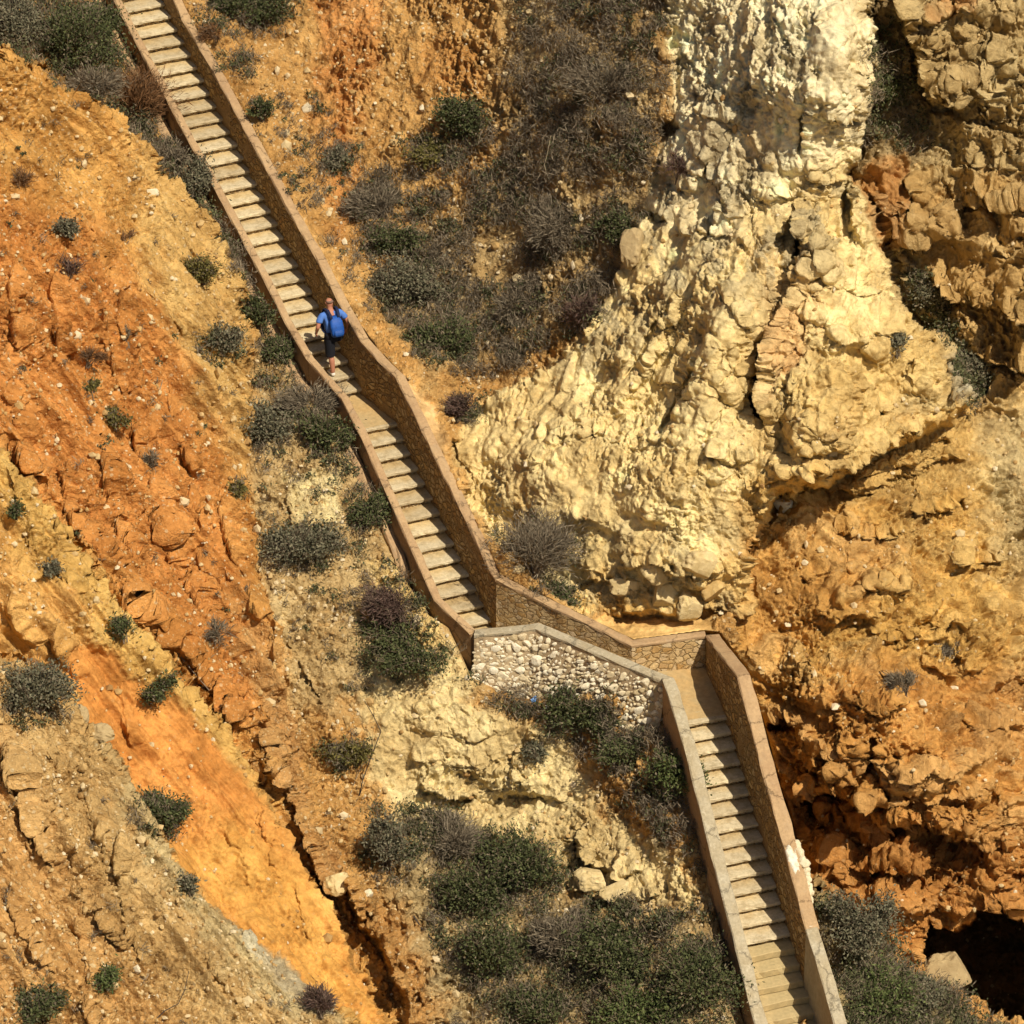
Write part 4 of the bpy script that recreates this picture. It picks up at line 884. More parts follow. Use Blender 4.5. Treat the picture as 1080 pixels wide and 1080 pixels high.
SH = [
 (490, 124, 50, 46, 'green', 'round dark green bush standing alone high on the gravel slope above the stairs'),
 (462, 158, 62, 26, 'olive', 'flat yellow-olive bush just below the round dark green one'),
 (352, 170, 38, 24, 'grey', 'small grey-green shrub on bare gravel right of the upper wall'),
 (273, 122, 26, 36, 'green', 'narrow green shrub against the top of the upper right-hand wall'),
 (225, 364, 40, 46, 'grey', 'grey-green shrub on the orange slope, level with the climbing man'),
 (310, 576, 68, 54, 'grey', 'dark spreading bush on rubble left of the middle flight, below the bright rock patch'),
 (297, 371, 42, 32, 'green', 'low green bush beside the parapet next to the climbing man'),
 (328, 424, 50, 44, 'dry', 'grey twiggy shrub beside the parapet bend at the small landing'),
 (342, 458, 56, 44, 'green', 'green bush below the grey twiggy one at the parapet bend'),
 (284, 452, 52, 50, 'grey', 'loose grey-green shrub left of the parapet bend'),
 (395, 537, 40, 46, 'green', 'dark green shrub pressed against the parapet of the middle flight'),
 (418, 634, 58, 46, 'purple', 'purple-brown dry bush at the foot of the middle flight'),
 (440, 668, 92, 62, 'green', 'broad green bush left of the white retaining wall'),
 (562, 584, 92, 100, 'dry', 'large grey-brown twiggy bush on the cliff behind the middle flight\'s lower end'),
 (584, 626, 46, 30, 'green', 'small green shrub under the large grey-brown twiggy bush'),
 (614, 750, 70, 54, 'green', 'rounded green bush at the foot of the white retaining wall'),
 (660, 792, 54, 40, 'green', 'dark bush on the bank between the sand patch and the lowest flight'),
 (716, 828, 44, 54, 'bright', 'fresh green shrub close to the lowest flight\'s left parapet'),
 (570, 796, 32, 32, 'grey', 'small grey-green shrub on the edge of the cream rock ledge'),
 (25, 738, 60, 72, 'grey', 'grey-green bush cut by the left edge of the photo'),
 (160, 860, 56, 44, 'green', 'dark green bush alone on the smooth orange rock face'),
 (112, 1033, 32, 34, 'bright', 'small fresh green bush near the bottom left'),
 (30, 1064, 40, 36, 'green', 'green bush in the bottom left corner'),
 (332, 1062, 34, 40, 'purple', 'purple-brown shrub at the bottom end of the smooth orange face'),
 (200, 940, 24, 28, 'grey', 'tiny grey-green tuft at the lower edge of the smooth orange face'),
 (165, 724, 30, 38, 'green', 'small dark green shrub at the top of the smooth orange face'),
 (120, 664, 28, 34, 'green', 'small green tuft on the yellow ridge left of the orange gullies'),
 (10, 540, 26, 24, 'green', 'small green shrub on the yellow ridge at the left edge'),
 (42, 595, 32, 22, 'grey', 'flat grey tuft on the yellow ridge'),
 (85, 418, 28, 22, 'olive', 'olive tuft on the orange slope above the gullies'),
 (112, 444, 30, 28, 'olive', 'round olive shrub at the head of the longest orange gully'),
 (80, 383, 30, 22, 'rust', 'rusty dry tuft above the two olive ones on the orange slope'),
 (147, 490, 24, 28, 'dry', 'grey-brown tuft inside the longest orange gully'),
 (241, 525, 28, 26, 'olive', 'small olive shrub between the orange slope and the rubble'),
 (214, 676, 26, 26, 'dry', 'grey-brown tuft low down between two orange gullies'),
 (55, 250, 28, 32, 'grey', 'grey-brown shrub high on the left slope'),
 (64, 293, 26, 26, 'purple', 'purplish tuft below the grey-brown shrub high on the left slope'),
 (125, 262, 30, 18, 'rust', 'flat reddish tuft in the middle of the upper left slope'),
 (10, 200, 32, 30, 'rust', 'reddish dry shrub at the left edge under the ridge'),
 (122, 363, 22, 20, 'dry', 'tiny dry tuft on the orange slope right of the rusty one'),
 (207, 290, 36, 44, 'olive', 'yellow-green tufted shrub just below the ridge beside the long parapet'),
 (268, 335, 32, 56, 'green', 'tall narrow dark shrub along the footing of the long parapet'),
 (203, 190, 40, 56, 'grey', 'dark grey-green bush between the ridge and the long parapet'),
 (178, 165, 40, 40, 'dry', 'dry grey bush at the crest of the left ridge'),
 (236, 240, 28, 50, 'green', 'green strip of bush touching the long parapet\'s footing'),
 (490, 430, 40, 34, 'purple', 'dark purple-brown shrub at the lower tip of the scrub slope'),
 (718, 178, 28, 36, 'purple', 'dark shrub in a hollow of the white rock face'),
 (924, 100, 40, 80, 'green', 'tall dark green bush in the shady recess right of the white column'),
 (940, 84, 42, 50, 'dry', 'grey twiggy bush in the shady recess behind the white column'),
 (976, 310, 44, 50, 'grey', 'pale grey-green bush in the cleft below the recess'),
 (1022, 392, 40, 60, 'grey', 'grey-green bush near the right edge, low in the cleft'),
 (941, 362, 30, 28, 'grey', 'small grey shrub on the right shoulder of the pale headland'),
 (954, 722, 28, 48, 'dry', 'hanging dry shrub on the orange cliff right of the lowest flight'),
 (766, 672, 26, 38, 'purple', 'dark shrub behind the corner of the lowest flight\'s wall'),
 (1002, 681, 26, 24, 'dry', 'dry tuft on the orange cliff near the small cavity'),
 (560, 918, 76, 66, 'green', 'big dark green bush below the cream ledge'),
 (503, 936, 70, 62, 'green', 'dark green bush left of the big one below the cream ledge'),
 (520, 1014, 72, 78, 'green', 'dark green bush low on the scrub bank, beside the reddish soil'),
 (650, 978, 92, 58, 'green', 'wide green bush right of centre on the scrub bank'),
 (738, 1036, 84, 84, 'green', 'large green bush touching the lowest flight\'s parapet at the bottom'),
 (664, 1050, 84, 60, 'bright', 'fresh green bush at the bottom of the scrub bank'),
 (408, 898, 48, 66, 'grey', 'grey-green shrub at the head of the deep gully'),
 (364, 792, 40, 36, 'olive', 'olive shrub by the bare reeds left of the cream ledge'),
 (575, 1064, 60, 40, 'green', 'green bush at the bottom edge, left of the fresh green one'),
 (478, 890, 56, 50, 'dry', 'grey dry bush under the left end of the cream ledge'),
 (590, 990, 60, 50, 'dry', 'grey-brown dry bush in the middle of the scrub bank'),
 (905, 1052, 78, 60, 'bright', 'fresh green bush at the bottom, right of the lowest flight\'s wall'),
 (884, 980, 56, 66, 'grey', 'dark grey-green bush beside the mortar-patched wall'),
 (962, 1062, 66, 46, 'grey', 'grey-green bush below the cave'),
 (70, 44, 96, 84, 'green', 'large dark green bush on the ridge at the top left'),
 (22, 30, 64, 60, 'grey', 'grey-green bush in the top left corner'),
 (112, 28, 40, 60, 'green', 'dark green bush beside the top of the long parapet'),
 (138, 108, 64, 76, 'rust', 'rust-brown dry bush on the crest near the long parapet'),
 (100, 92, 56, 46, 'dry', 'grey dry bush between the rust-brown one and the ridge'),
 (244, 12, 84, 40, 'green', 'wide green bush at the top, right of the upper wall'),
 (226, 36, 34, 26, 'rust', 'rust-brown shrub below the wide green one at the top'),
 (470, 362, 80, 44, 'green', 'dark green bush near the foot of the scrub slope'),
 (418, 300, 60, 56, 'grey', 'dull grey-green bush on the scrub slope near the upper wall'),
 (398, 218, 44, 50, 'dry', 'grey dry bush at the left edge of the scrub slope'),
 (420, 258, 46, 44, 'green', 'dull green bush between the grey dry one and the dull grey-green one'),
 (590, 240, 60, 56, 'dry', 'grey-brown bush in the middle of the scrub slope'),
 (640, 90, 60, 60, 'dry', 'dark dry bush high on the scrub slope by the white rock'),
 (652, 238, 44, 36, 'green', 'dark green shrub on the scrub slope beside the pale headland'),
 (540, 320, 60, 44, 'dry', 'dry bush low on the scrub slope above the pale headland'),
 (610, 330, 52, 44, 'purple', 'purple-brown bush where the scrub slope meets the pale headland'),
]
for a in SH: shrub(*a)

# undergrowth nobody could count: dry stems, tufts and low scrub
def scatter(poly, n, size, g, nthr=-.15, ns=30.):
    P = np.array(poly, float); lo, hi = P.min(0), P.max(0); out = []
    q = g.uniform(lo, hi, (n * 6, 2)); ins = sdf_poly(poly, q[:, 0].astype(np.float32), q[:, 1].astype(np.float32)) < 0
    nz = perlin(np.c_[q / ns, np.full(len(q), 7.7)], 200) * 1.2 + perlin(np.c_[q / ns * 2.3, np.full(len(q), 3.7)], 201) * .6
    q = q[ins & (nz > nthr)][:n]; f = sdf_poly(FOOT, q[:, 0].astype(np.float32), q[:, 1].astype(np.float32)); q = q[f > 3]
    q = q[~((np.abs(q[:, 0] - 678) < 24) & (np.abs(q[:, 1] - 754) < 20))]
    return [(x, y, g.uniform(*size)) for x, y in q]
HALO = [(a[0], a[1], a[2], a[3]) for a in SH if a[2] >= 38]
def scrub(name, areas, mat, blade, seed, per=46, halo=5):
    g = np.random.default_rng(seed); Vs, Qs, nb = [], [], 0
    spots = [q for poly, n, size, *r in areas for q in scatter(poly, n, size, g, *r)]
    for x, y, w_, h_ in HALO:                                    # ragged growth round the foot of every bush
        for _ in range(int(halo * (1 + w_ / 30))):
            an = g.uniform(0, 6.283); rr = g.uniform(.55, 1.15); q = (x + .5 * w_ * rr * math.cos(an), y + .12 * h_ + .5 * h_ * rr * math.sin(an))
            if sdf_poly(FOOT, np.array([q[0]], np.float32), np.array([q[1]], np.float32))[0] > 4: spots.append((*q, g.uniform(.08, .30)))
    if True:
        for x, y, sz in spots:
            p, nn = surf(x, y); c = p + nn * sz * .25 + np.array([0, 0, sz * .3]); m = int(per * (sz / .3) ** 1.3) + 8
            D = unit(m, g); D[:, 2] = np.abs(D[:, 2]) * .8 + .15; D += nn * .3; D /= np.linalg.norm(D, axis=1)[:, None]
            C = c + g.normal(size=(m, 3)) * sz * np.array([.42, .42, .30])
            V, Q = blades(C, D, g.uniform(*blade[0], m), g.uniform(*blade[1], m), g); Vs.append(V); Qs.append(Q + nb); nb += len(V)
    o = link(name, mesh_np(name, np.concatenate(Vs), [np.concatenate(Qs)], [mat], smooth=False)); return tag(o, kind='stuff')
A_TL = [(-40, -40), (118, -40), (160, 60), (205, 150), (262, 290), (262, 350), (235, 300), (190, 225), (150, 165), (105, 116), (58, 80), (-40, 40)]
A_G = [(550, -40), (702, -40), (700, 60), (705, 120), (688, 190), (668, 260), (640, 322), (600, 375), (540, 395), (480, 400), (400, 340), (378, 250), (390, 190), (470, 170), (540, 130)]
A_F = [(395, 850), (470, 858), (560, 900), (610, 955), (720, 962), (770, 960), (800, 1100), (480, 1100), (470, 1010), (440, 940), (400, 930)]
A_W = [(498, 705), (560, 742), (640, 742), (700, 745), (735, 800), (756, 890), (765, 950), (700, 880), (640, 830), (580, 770), (500, 740)]
A_K = [(858, 950), (900, 985), (950, 1022), (1000, 1058), (1050, 1092), (1060, 1110), (870, 1110)]
A_P = [(195, 165), (212, 165), (300, 335), (345, 405), (392, 500), (425, 580), (395, 570), (330, 480), (262, 440), (262, 360), (220, 260)]
A_T = [(196, -40), (340, -40), (310, 20), (275, 60), (262, 130), (232, 70)]
A_G2 = [(262, 110), (330, 100), (410, 180), (395, 330), (425, 392), (400, 372), (330, 258), (280, 170)]
A_R = [(900, 20), (948, 30), (965, 100), (975, 160), (930, 165), (905, 150)]
A_C = [(950, 285), (975, 295), (1020, 350), (1048, 420), (1018, 425), (985, 365)]
A_L = [(-20, 120), (60, 110), (240, 320), (262, 520), (300, 780), (220, 760), (90, 600), (-20, 460)]
A_S = [(262, 420), (360, 470), (430, 600), (490, 700), (380, 740), (300, 720), (275, 600)]
A_B = [(-20, 720), (60, 770), (180, 930), (330, 1070), (300, 1100), (-20, 1100)]
scrub('dry_scrub', [(A_TL, 460, (.16, .42), -.5), (A_G, 1100, (.13, .40), -.2), (A_F, 360, (.10, .34), -.12), (A_W, 300, (.14, .34), -.3), (A_K, 260, (.2, .4), -.6), (A_P, 150, (.12, .28)), (A_T, 70, (.14, .34)), (A_R, 50, (.2, .36)), (A_G2, 150, (.08, .26), -.2),
                    (A_L, 60, (.06, .16), -.5), (A_S, 90, (.08, .24)), (A_B, 40, (.06, .18), -.5)], mat_leaf('dry_scrub_stems', (.075, .060, .042), (.270, .215, .145), False), ((.10, .26), (.010, .022)), 31, 44)
scrub('green_scrub', [(A_TL, 330, (.16, .42), -.3), (A_G, 240, (.12, .34), .1), (A_F, 300, (.14, .38), .05), (A_W, 130, (.14, .3), -.1), (A_K, 340, (.2, .45), -.4), (A_P, 80, (.12, .3)), (A_T, 40, (.14, .3)), (A_R, 60, (.2, .36)), (A_G2, 36, (.08, .22), 0.), (A_C, 80, (.14, .3), -.5),
                      (A_S, 60, (.10, .22)), (A_L, 20, (.06, .14), -.5)], mat_leaf('green_scrub_leaves', (.038, .044, .020), (.128, .130, .060)), ((.05, .11), (.024, .048)), 32, 60)

# ------------------------------------------------------------------ loose stones
ICO = None
def ico():
    global ICO
    if ICO is None:
        t = (1 + 5 ** .5) / 2; v = np.array([(-1, t, 0), (1, t, 0), (-1, -t, 0), (1, -t, 0), (0, -1, t), (0, 1, t), (0, -1, -t), (0, 1, -t), (t, 0, -1), (t, 0, 1), (-t, 0, -1), (-t, 0, 1)]) / math.sqrt(1 + t * t)
        f = np.array([(0, 11, 5), (0, 5, 1), (0, 1, 7), (0, 7, 10), (0, 10, 11), (1, 5, 9), (5, 11, 4), (11, 10, 2), (10, 7, 6), (7, 1, 8), (3, 9, 4), (3, 4, 2), (3, 2, 6), (3, 6, 8), (3, 8, 9), (4, 9, 5), (2, 4, 11), (6, 2, 10), (8, 6, 7), (9, 8, 1)])
        ICO = (v, f)
    return ICO
def ico_sub(k):
    v, f = ico()
    for _ in range(k):
        cache = {}; vl = list(map(tuple, v)); nf = []
        def mid_(a, b):
            key = (min(a, b), max(a, b))
            if key not in cache: m = np.array(vl[a]) + np.array(vl[b]); m /= np.linalg.norm(m); vl.append(tuple(m)); cache[key] = len(vl) - 1
            return cache[key]
        for a, b, c in f: ab, bc, ca = mid_(a, b), mid_(b, c), mid_(c, a); nf += [(a, ab, ca), (b, bc, ab), (c, ca, bc), (ab, bc, ca)]
        v, f = np.array(vl), np.array(nf)
    return v, f
def loose_stones(n, seed):
    g = np.random.default_rng(seed); q = g.uniform((-20, -20), (1100, 1100), (n * 5, 2))
    j = np.clip(np.searchsorted(gy, q[:, 1]), 0, NY - 1); i = np.clip(np.searchsorted(gx, q[:, 0]), 0, NX - 1)
    nz = perlin(np.c_[q / 40., np.full(len(q), 1.1)], 210)
    ok = (g.random(len(q)) < np.clip(PAR['peb'][j, i] * (.45 + .8 * nz), 0, 1)) & (fd[j, i] > 4) & (steep[j, i] < 3)
    q, i, j = q[ok][:n], i[ok][:n], j[ok][:n]; m = len(q)
    v0, f0 = ico(); sz = .018 + .04 * g.random(m) ** 2.2 + (g.random(m) < .06) * g.uniform(.02, .07, m)
    V = v0[None] * (1 + .35 * g.normal(size=(m, 12, 1)).clip(-1.2, 1.2) * .6) * sz[:, None, None] * g.uniform(.65, 1.25, (m, 1, 3))
    V = V + PT[j, i][:, None] + GN[j, i][:, None] * (sz * .25)[:, None, None]
    Fc = f0[None] + (np.arange(m) * 12)[:, None, None]
    mm, nn, b = new_mat('loose_stone'); geo = N(nn, 'ShaderNodeNewGeometry')
    r = ramp(nn, [(0, (.34, .20, .075)), (.3, (.46, .30, .12)), (.6, (.55, .42, .22)), (.85, (.60, .48, .29)), (1, (.66, .57, .40))]); nn.links.new(geo.outputs['Random Per Island'], r.inputs[0]); nn.links.new(r.outputs[0], b.inputs['Base Color'])
    b.inputs['Roughness'].default_value = .95; b.inputs['Specular IOR Level'].default_value = .1
    o = link('loose_stones', mesh_np('loose_stones', V.reshape(-1, 3), [Fc.reshape(-1, 3)], [mm], smooth=False)); tag(o, kind='stuff')
loose_stones(9000, 51)

def mat_rock(name, c1, c2):
    m, n, b = new_mat(name); tc = texco(n)
    n1 = N(n, 'ShaderNodeTexNoise', Scale=4., Detail=7., Roughness=.7); n.links.new(tc, n1.inputs['Vector'])
    r1 = ramp(n, [(.32, c1), (.68, c2)]); n.links.new(n1.outputs[0], r1.inputs[0]); n.links.new(r1.outputs[0], b.inputs['Base Color'])
    bp = N(n, 'ShaderNodeBump', Strength=1., Distance=.05); n.links.new(n1.outputs[0], bp.inputs['Height']); n.links.new(bp.outputs[0], b.inputs['Normal'])
    b.inputs['Roughness'].default_value = .95; b.inputs['Specular IOR Level'].default_value = .1
    return m
ROCK = dict(cream=mat_rock('cream_rock', (.54, .40, .18), (.74, .59, .32)), pale=mat_rock('pale_rock', (.62, .52, .34), (.76, .68, .48)), grey=mat_rock('grey_rock', (.30, .27, .20), (.48, .44, .33)), ochre=mat_rock('ochre_rock', (.44, .28, .10), (.62, .44, .19)), tan=mat_rock('tan_rock', (.36, .26, .13), (.5, .38, .2)))
_iv, _if = ico_sub(4)
def boulder(px, py, w, h, kind, label, e=None, blocky=.5, sink=.25, near=False, name='boulder'):
    sd = int(px * 13 + py * 7); g = np.random.default_rng(sd)
    if near:
        i, j = np.searchsorted(gx, px), np.searchsorted(gy, py); p = at(px, py, float(EE[j - 9:j + 10, i - 9:i + 10].min()) + .05); n = -FW
    elif e is None: p, n = surf(px, py)
    else: p = at(px, py, e); n = -FW
    k = F / np.linalg.norm(p - CAM); a = .5 * w / k; b_ = .5 * h / k; c = .5 * (a + b_) * .9
    V = _iv.copy(); q = np.abs(V) ** (2 / (1 - blocky * .6)); V = V / (q.sum(1)[:, None] ** ((1 - blocky * .6) / 2))
    nn = _iv.astype(np.float32) * 1.3 + sd % 50
    V = V * (1 + .16 * fbm(nn, 4, 5) + .10 * ridged(nn * 2., 3, 8) - .06)[:, None]
    # facets broken off
    for _ in range(5):
        dn = unit(1, g)[0]; t = V @ dn; lim = g.uniform(.62, .82); V = V - np.outer(np.clip(t - lim, 0, None), dn) * .9
    M3 = np.stack([RT * a, UP * b_, -FW * c], 0); ang = g.uniform(-.3, .3); ca, sa = math.cos(ang), math.sin(ang)
    V = V @ np.array([[ca, sa, 0], [-sa, ca, 0], [0, 0, 1]]) @ M3
    o = link(name, mesh_np(name, V, [_if], [ROCK[kind]])); o.location = tuple(p + n * c * (1 - 2 * sink) * .5)
    return tag(o, label, 'rock', 'loose rocks on the cliff')
BO = [
  (386, 944, 11, 11, 'pale', 'small pale stone uphill of the deep gully, right of the smooth boulder'),
 (736, 597, 36, 28, 'cream', 'cream boulder lodged under the pale headland, topmost on the right'),
 (692, 598, 32, 24, 'cream', 'cream boulder lodged under the pale headland, left of the topmost'),
 (700, 628, 30, 28, 'cream', 'squarish cream boulder above the sandy shelf'),
 (727, 634, 26, 34, 'cream', 'tall cream boulder hanging over the sandy shelf'),
 (752, 615, 24, 30, 'ochre', 'ochre boulder beside the tall one over the sandy shelf'),
 (664, 618, 34, 20, 'cream', 'flat cream boulder at the left end of the overhang'),
 (75, 762, 18, 24, 'tan', 'upright brown rock on the crest above the smooth orange face'),
 (91, 784, 26, 20, 'tan', 'tilted brown rock on the crest, below the upright one'),
 (113, 603, 14, 11, 'pale', 'small pale rock in the boundary gully of the orange slope'),
 (622, 934, 36, 28, 'cream', 'cream block at the lower right end of the cream ledge'),
 (654, 944, 32, 24, 'cream', 'cream block right of the other one at the ledge\'s lower end'),
 (817, 537, 20, 17, 'pale', 'angular pale stone stuck below the headland\'s overhang'),
 (672, 268, 26, 40, 'tan', 'grey slab jutting from the left edge of the pale headland'),
 (530, 928, 9, 8, 'pale', 'little pale stone among the bushes below the cream ledge'),
 (146, 216, 14, 9, 'pale', 'small pale rock on the upper left slope near the parapet'),
]
for a in BO: boulder(*a)
boulder(355, 931, 25, 26, 'cream', 'smooth pale boulder resting at the edge of the deep gully', near=True, blocky=.1)
boulder(1001, 1028, 54, 42, 'tan', 'flat sunlit rock in the mouth of the dark cave', e=-4.6, blocky=.25)

# ------------------------------------------------------------------ dead branches, stalks and litter
def branch(pts, r0, label, mat, name='dead_branch', forks=0, lift=.08):
    g = np.random.default_rng(int(pts[0][0] * 3 + pts[0][1])); W3 = []
    for x, y, *hh in pts: p, n = surf(x, y); W3.append(p + n * (hh[0] if hh else lift))
    base = W3[0].copy(); segs = []
    for k in range(len(W3) - 1):
        a, b = W3[k] - base, W3[k + 1] - base; m = (a + b) / 2 + g.normal(size=3) * .03; ra = r0 * (1 - .6 * k / len(W3)); segs += [(a, m, ra, ra * .9), (m, b, ra * .9, ra * .75)]
        for _ in range(forks): e = m + (b - a) * g.uniform(.3, .6) + g.normal(size=3) * .18; segs.append((m, e, ra * .6, ra * .25))
    V, Q = tubes(segs, g); o = link(name, mesh_np(name, V, [Q], [mat])); o.location = tuple(base); return tag(o, label, 'branch', 'dead branches on the slopes')
GREYW = mat_plain('weathered_wood', (.30, .25, .18)); DARKW = mat_plain('dark_wood', (.06, .045, .035)); STRAW = mat_plain('straw_stalk', (.62, .52, .34))
branch([(197, 606), (202, 594), (208, 580)], .022, 'short grey stick lying on the orange slope', GREYW, forks=1)
branch([(158, 430), (161, 410), (161, 390)], .012, 'thin pale stick standing on the upper orange slope', GREYW)
branch([(434, 962, .1), (455, 985, .2), (470, 1003, .15), (480, 1018, .1)], .022, 'long dark branch lying on reddish soil left of the scrub bank', DARKW)
branch([(584, 190, .1), (590, 180, .4), (598, 168, .7)], .010, 'pale dry stalk leaning out of the scrub slope', STRAW)
branch([(526, 925, .2), (545, 938, .5), (565, 955, .3)], .010, 'thin pale stalk across the bushes below the cream ledge', STRAW)
branch([(168, 675), (190, 695), (212, 720)], .016, 'long grey stick in the boundary gully', GREYW)
branch([(47, 1082, 0), (54, 1062, .3), (60, 1040, .5)], .016, 'bare twig rising at the bottom left', DARKW, forks=2)
branch([(158, 1082, 0), (168, 1064, .3), (180, 1044, .5)], .014, 'bare twig right of the small fresh green bush', DARKW, forks=1)
branch([(372, 850, 0), (378, 815, .3), (388, 775, .5), (396, 740, .6)], .016, 'tall bare reed left of the cream ledge', DARKW, forks=1)
branch([(368, 838, 0), (372, 815, .3), (380, 790, .4)], .012, 'shorter bare reed left of the cream ledge', GREYW, forks=1)
branch([(620, 130, .2), (640, 112, .5), (622, 75, .6)], .010, 'thin bare stem high on the scrub slope', GREYW)
branch([(535, 168, .1), (560, 145, .2), (580, 128, .15)], .020, 'grey fallen branch above the scrub slope', GREYW, forks=1)
def scrap(px, py, w, col, label):
    g = np.random.default_rng(px); p, n = surf(px, py); s = w / 47
    n_ = 5; X, Y = np.meshgrid(np.linspace(-.5, .5, n_), np.linspace(-.5, .5, n_)); V = np.stack([X.ravel() * s * 1.3, Y.ravel() * s * .7, g.normal(size=n_ * n_) * s * .12], 1)
    t = Vector(n).to_track_quat('Z', 'Y').to_matrix(); V = V @ np.array(t).T; i = np.arange(n_ * n_).reshape(n_, n_)
    Q = np.stack([i[:-1, :-1], i[:-1, 1:], i[1:, 1:], i[1:, :-1]], -1).reshape(-1, 4)
    o = link('litter_scrap', mesh_np('litter_scrap', V, [Q], [mat_plain('plastic', col, .4)], smooth=False)); o.location = tuple(p + n * .05); tag(o, label, 'litter', 'bits of litter on the slopes')
scrap(130, 32, 6, (.85, .83, .8), 'crumpled white plastic scrap beside the top of the long parapet')
scrap(562, 741, 7, (.20, .40, .75), 'blue plastic scrap below the white retaining wall')
scrap(578, 744, 5, (.8, .8, .78), 'white scrap right of the blue one below the white retaining wall')
scrap(216, 223, 3, (.85, .84, .8), 'tiny white scrap on the footing of the long parapet')
scrap(563, 1060, 4, (.85, .85, .83), 'white scrap among the bushes at the bottom')
scrap(694, 856, 5, (.62, .68, .72), 'pale bluish scrap on the bank left of the lowest flight')

# ------------------------------------------------------------------ repairs and corner stones of the walls
def lumps(name, parent, centres, sizes, mat, seed, squash=(1, 1, 1), hard=False):
    g = np.random.default_rng(seed); v, f = ico_sub(1 if hard else 2); Vs, Fs, nb = [], [], 0; org = np.array(parent.location)
    for c, r in zip(centres, sizes):
        if hard:                                                # broken, flat-faced stones
            V = v.copy()
            for _ in range(7): dn = unit(1, g)[0]; lim = g.uniform(.5, .8); V = V - np.outer(np.clip(V @ dn - lim, 0, None), dn)
            an = g.uniform(0, 6.28); V = V * g.uniform(.75, 1.35, 3); V = V @ np.array([[math.cos(an), 0, math.sin(an)], [0, 1, 0], [-math.sin(an), 0, math.cos(an)]])
            V = V * r * np.array(squash) + c - org
        else: V = v * (1 + .22 * fbm(v.astype(np.float32) * 1.6 + g.uniform(0, 40), 3, 9))[:, None] * r * np.array(squash) * g.uniform(.8, 1.2, 3) + c - org
        Vs.append(V); Fs.append(f + nb); nb += len(v)
    return link(name, mesh_np(name, np.concatenate(Vs), [np.concatenate(Fs)], [mat], smooth=not hard), parent)
# the white rubble: stones set in the sloping mortar face
g_ = np.random.default_rng(77); cs, rs = [], []; n_ = len(Pb)
for _ in range(9000):
    u, f = g_.uniform(0, n_ - 1.001), g_.uniform(.03, 1.); rr = (.035 + .105 * g_.random() ** 1.8) * (.8 + .3 * f)
    if f < .12 and g_.random() < .35: continue
    i = int(u); w_ = u - i; t_ = .215 + .785 * f
    if _ == 0 or not cs: OFF = {}
    if round(t_, 2) not in OFF: OFF[round(t_, 2)] = offset(Pb[:, :3], round(t_, 2))
    o_ = OFF[round(t_, 2)]; q = o_[i] * (1 - w_) + o_[i + 1] * w_; q = q.copy(); q[2] = ((Pb[i, 3] - .075) * (1 - w_) + (Pb[i + 1, 3] - .075) * w_) * (1 - f) + (FLOOR - 1.9) * f
    if cs and np.min(np.sum((np.array(cs) - q) ** 2, 1) - (np.array(rs) * .74 + rr * .74) ** 2) < 0: continue
    cs.append(q); rs.append(rr)
MW, nw, bw = new_mat('white_limestone'); gw = N(nw, 'ShaderNodeNewGeometry'); rw = ramp(nw, [(0, (.46, .36, .20)), (.25, (.64, .53, .34)), (.6, (.75, .66, .47)), (1, (.83, .77, .61))]); nw.links.new(gw.outputs['Random Per Island'], rw.inputs[0])
tw = N(nw, 'ShaderNodeTexNoise', Scale=22., Detail=4.); nw.links.new(texco(nw), tw.inputs['Vector']); rw2 = ramp(nw, [(.3, (.75, .72, .66)), (.7, (1.1,) * 3)]); nw.links.new(tw.outputs[0], rw2.inputs[0])
nw.links.new(mixc(nw, rw.outputs[0], rw2.outputs[0], 1., 'MULTIPLY'), bw.inputs['Base Color']); bw.inputs['Roughness'].default_value = .9
lumps('white_rubble', wl2, cs, rs, MW, 78, (1.35, .55, 1.1), True)
def cap_point(t, lat):
    """point on the cap of the lowest flight's right wall: t = tread number, lat = metres outwards from the inner edge"""
    p = line(C1, aC, dC, t); z = min(max(capz(p, Rcap_px), p[2] + .55), p[2] + 1.75); q = p - lft(aC) * lat; return np.array([q[0], q[1], z])
def mortar_patch(t0, t1, l0, l1, seed, z=.012):
    g = np.random.default_rng(seed); nu, nv = 26, 12; V = []; 
    U_, V_ = np.meshgrid(np.linspace(0, 1, nu), np.linspace(0, 1, nv)); ww = fbm(np.c_[U_.ravel() * 3, V_.ravel() * 2, np.full(U_.size, seed)], 3, 11).reshape(U_.shape)
    r = np.hypot((U_ - .5) * 2, (V_ - .5) * 2); keep = (r + ww * .55) < .92
    P = np.array([[cap_point(t0 + (t1 - t0) * U_[j, i], l0 + (l1 - l0) * V_[j, i]) + np.array([0, 0, z + .006 * ww[j, i]]) for i in range(nu)] for j in range(nv)])
    P[~keep] -= np.array([0, 0, .05]); i = np.arange(nu * nv).reshape(nv, nu)
    k4 = keep[:-1, :-1] | keep[1:, :-1] | keep[:-1, 1:] | keep[1:, 1:]
    Q = np.stack([i[:-1, :-1], i[:-1, 1:], i[1:, 1:], i[1:, :-1]], -1)[k4]
    return link('mortar_patch', mesh_np('mortar_patch', P.reshape(-1, 3) - np.array(wr3.location), [Q], [M['white_mortar']]), wr3)
mortar_patch(6.7, 4.7, .0, .22, 3); mortar_patch(5.2, 4.2, .04, .15, 8); mortar_patch(3.5, 2.05, .0, .25, 12); mortar_patch(4.1, 3.5, -.01, .08, 6)
g_ = np.random.default_rng(4); ts = np.r_[np.linspace(7.1, 3.9, 30), g_.uniform(4.2, 6.8, 24)]
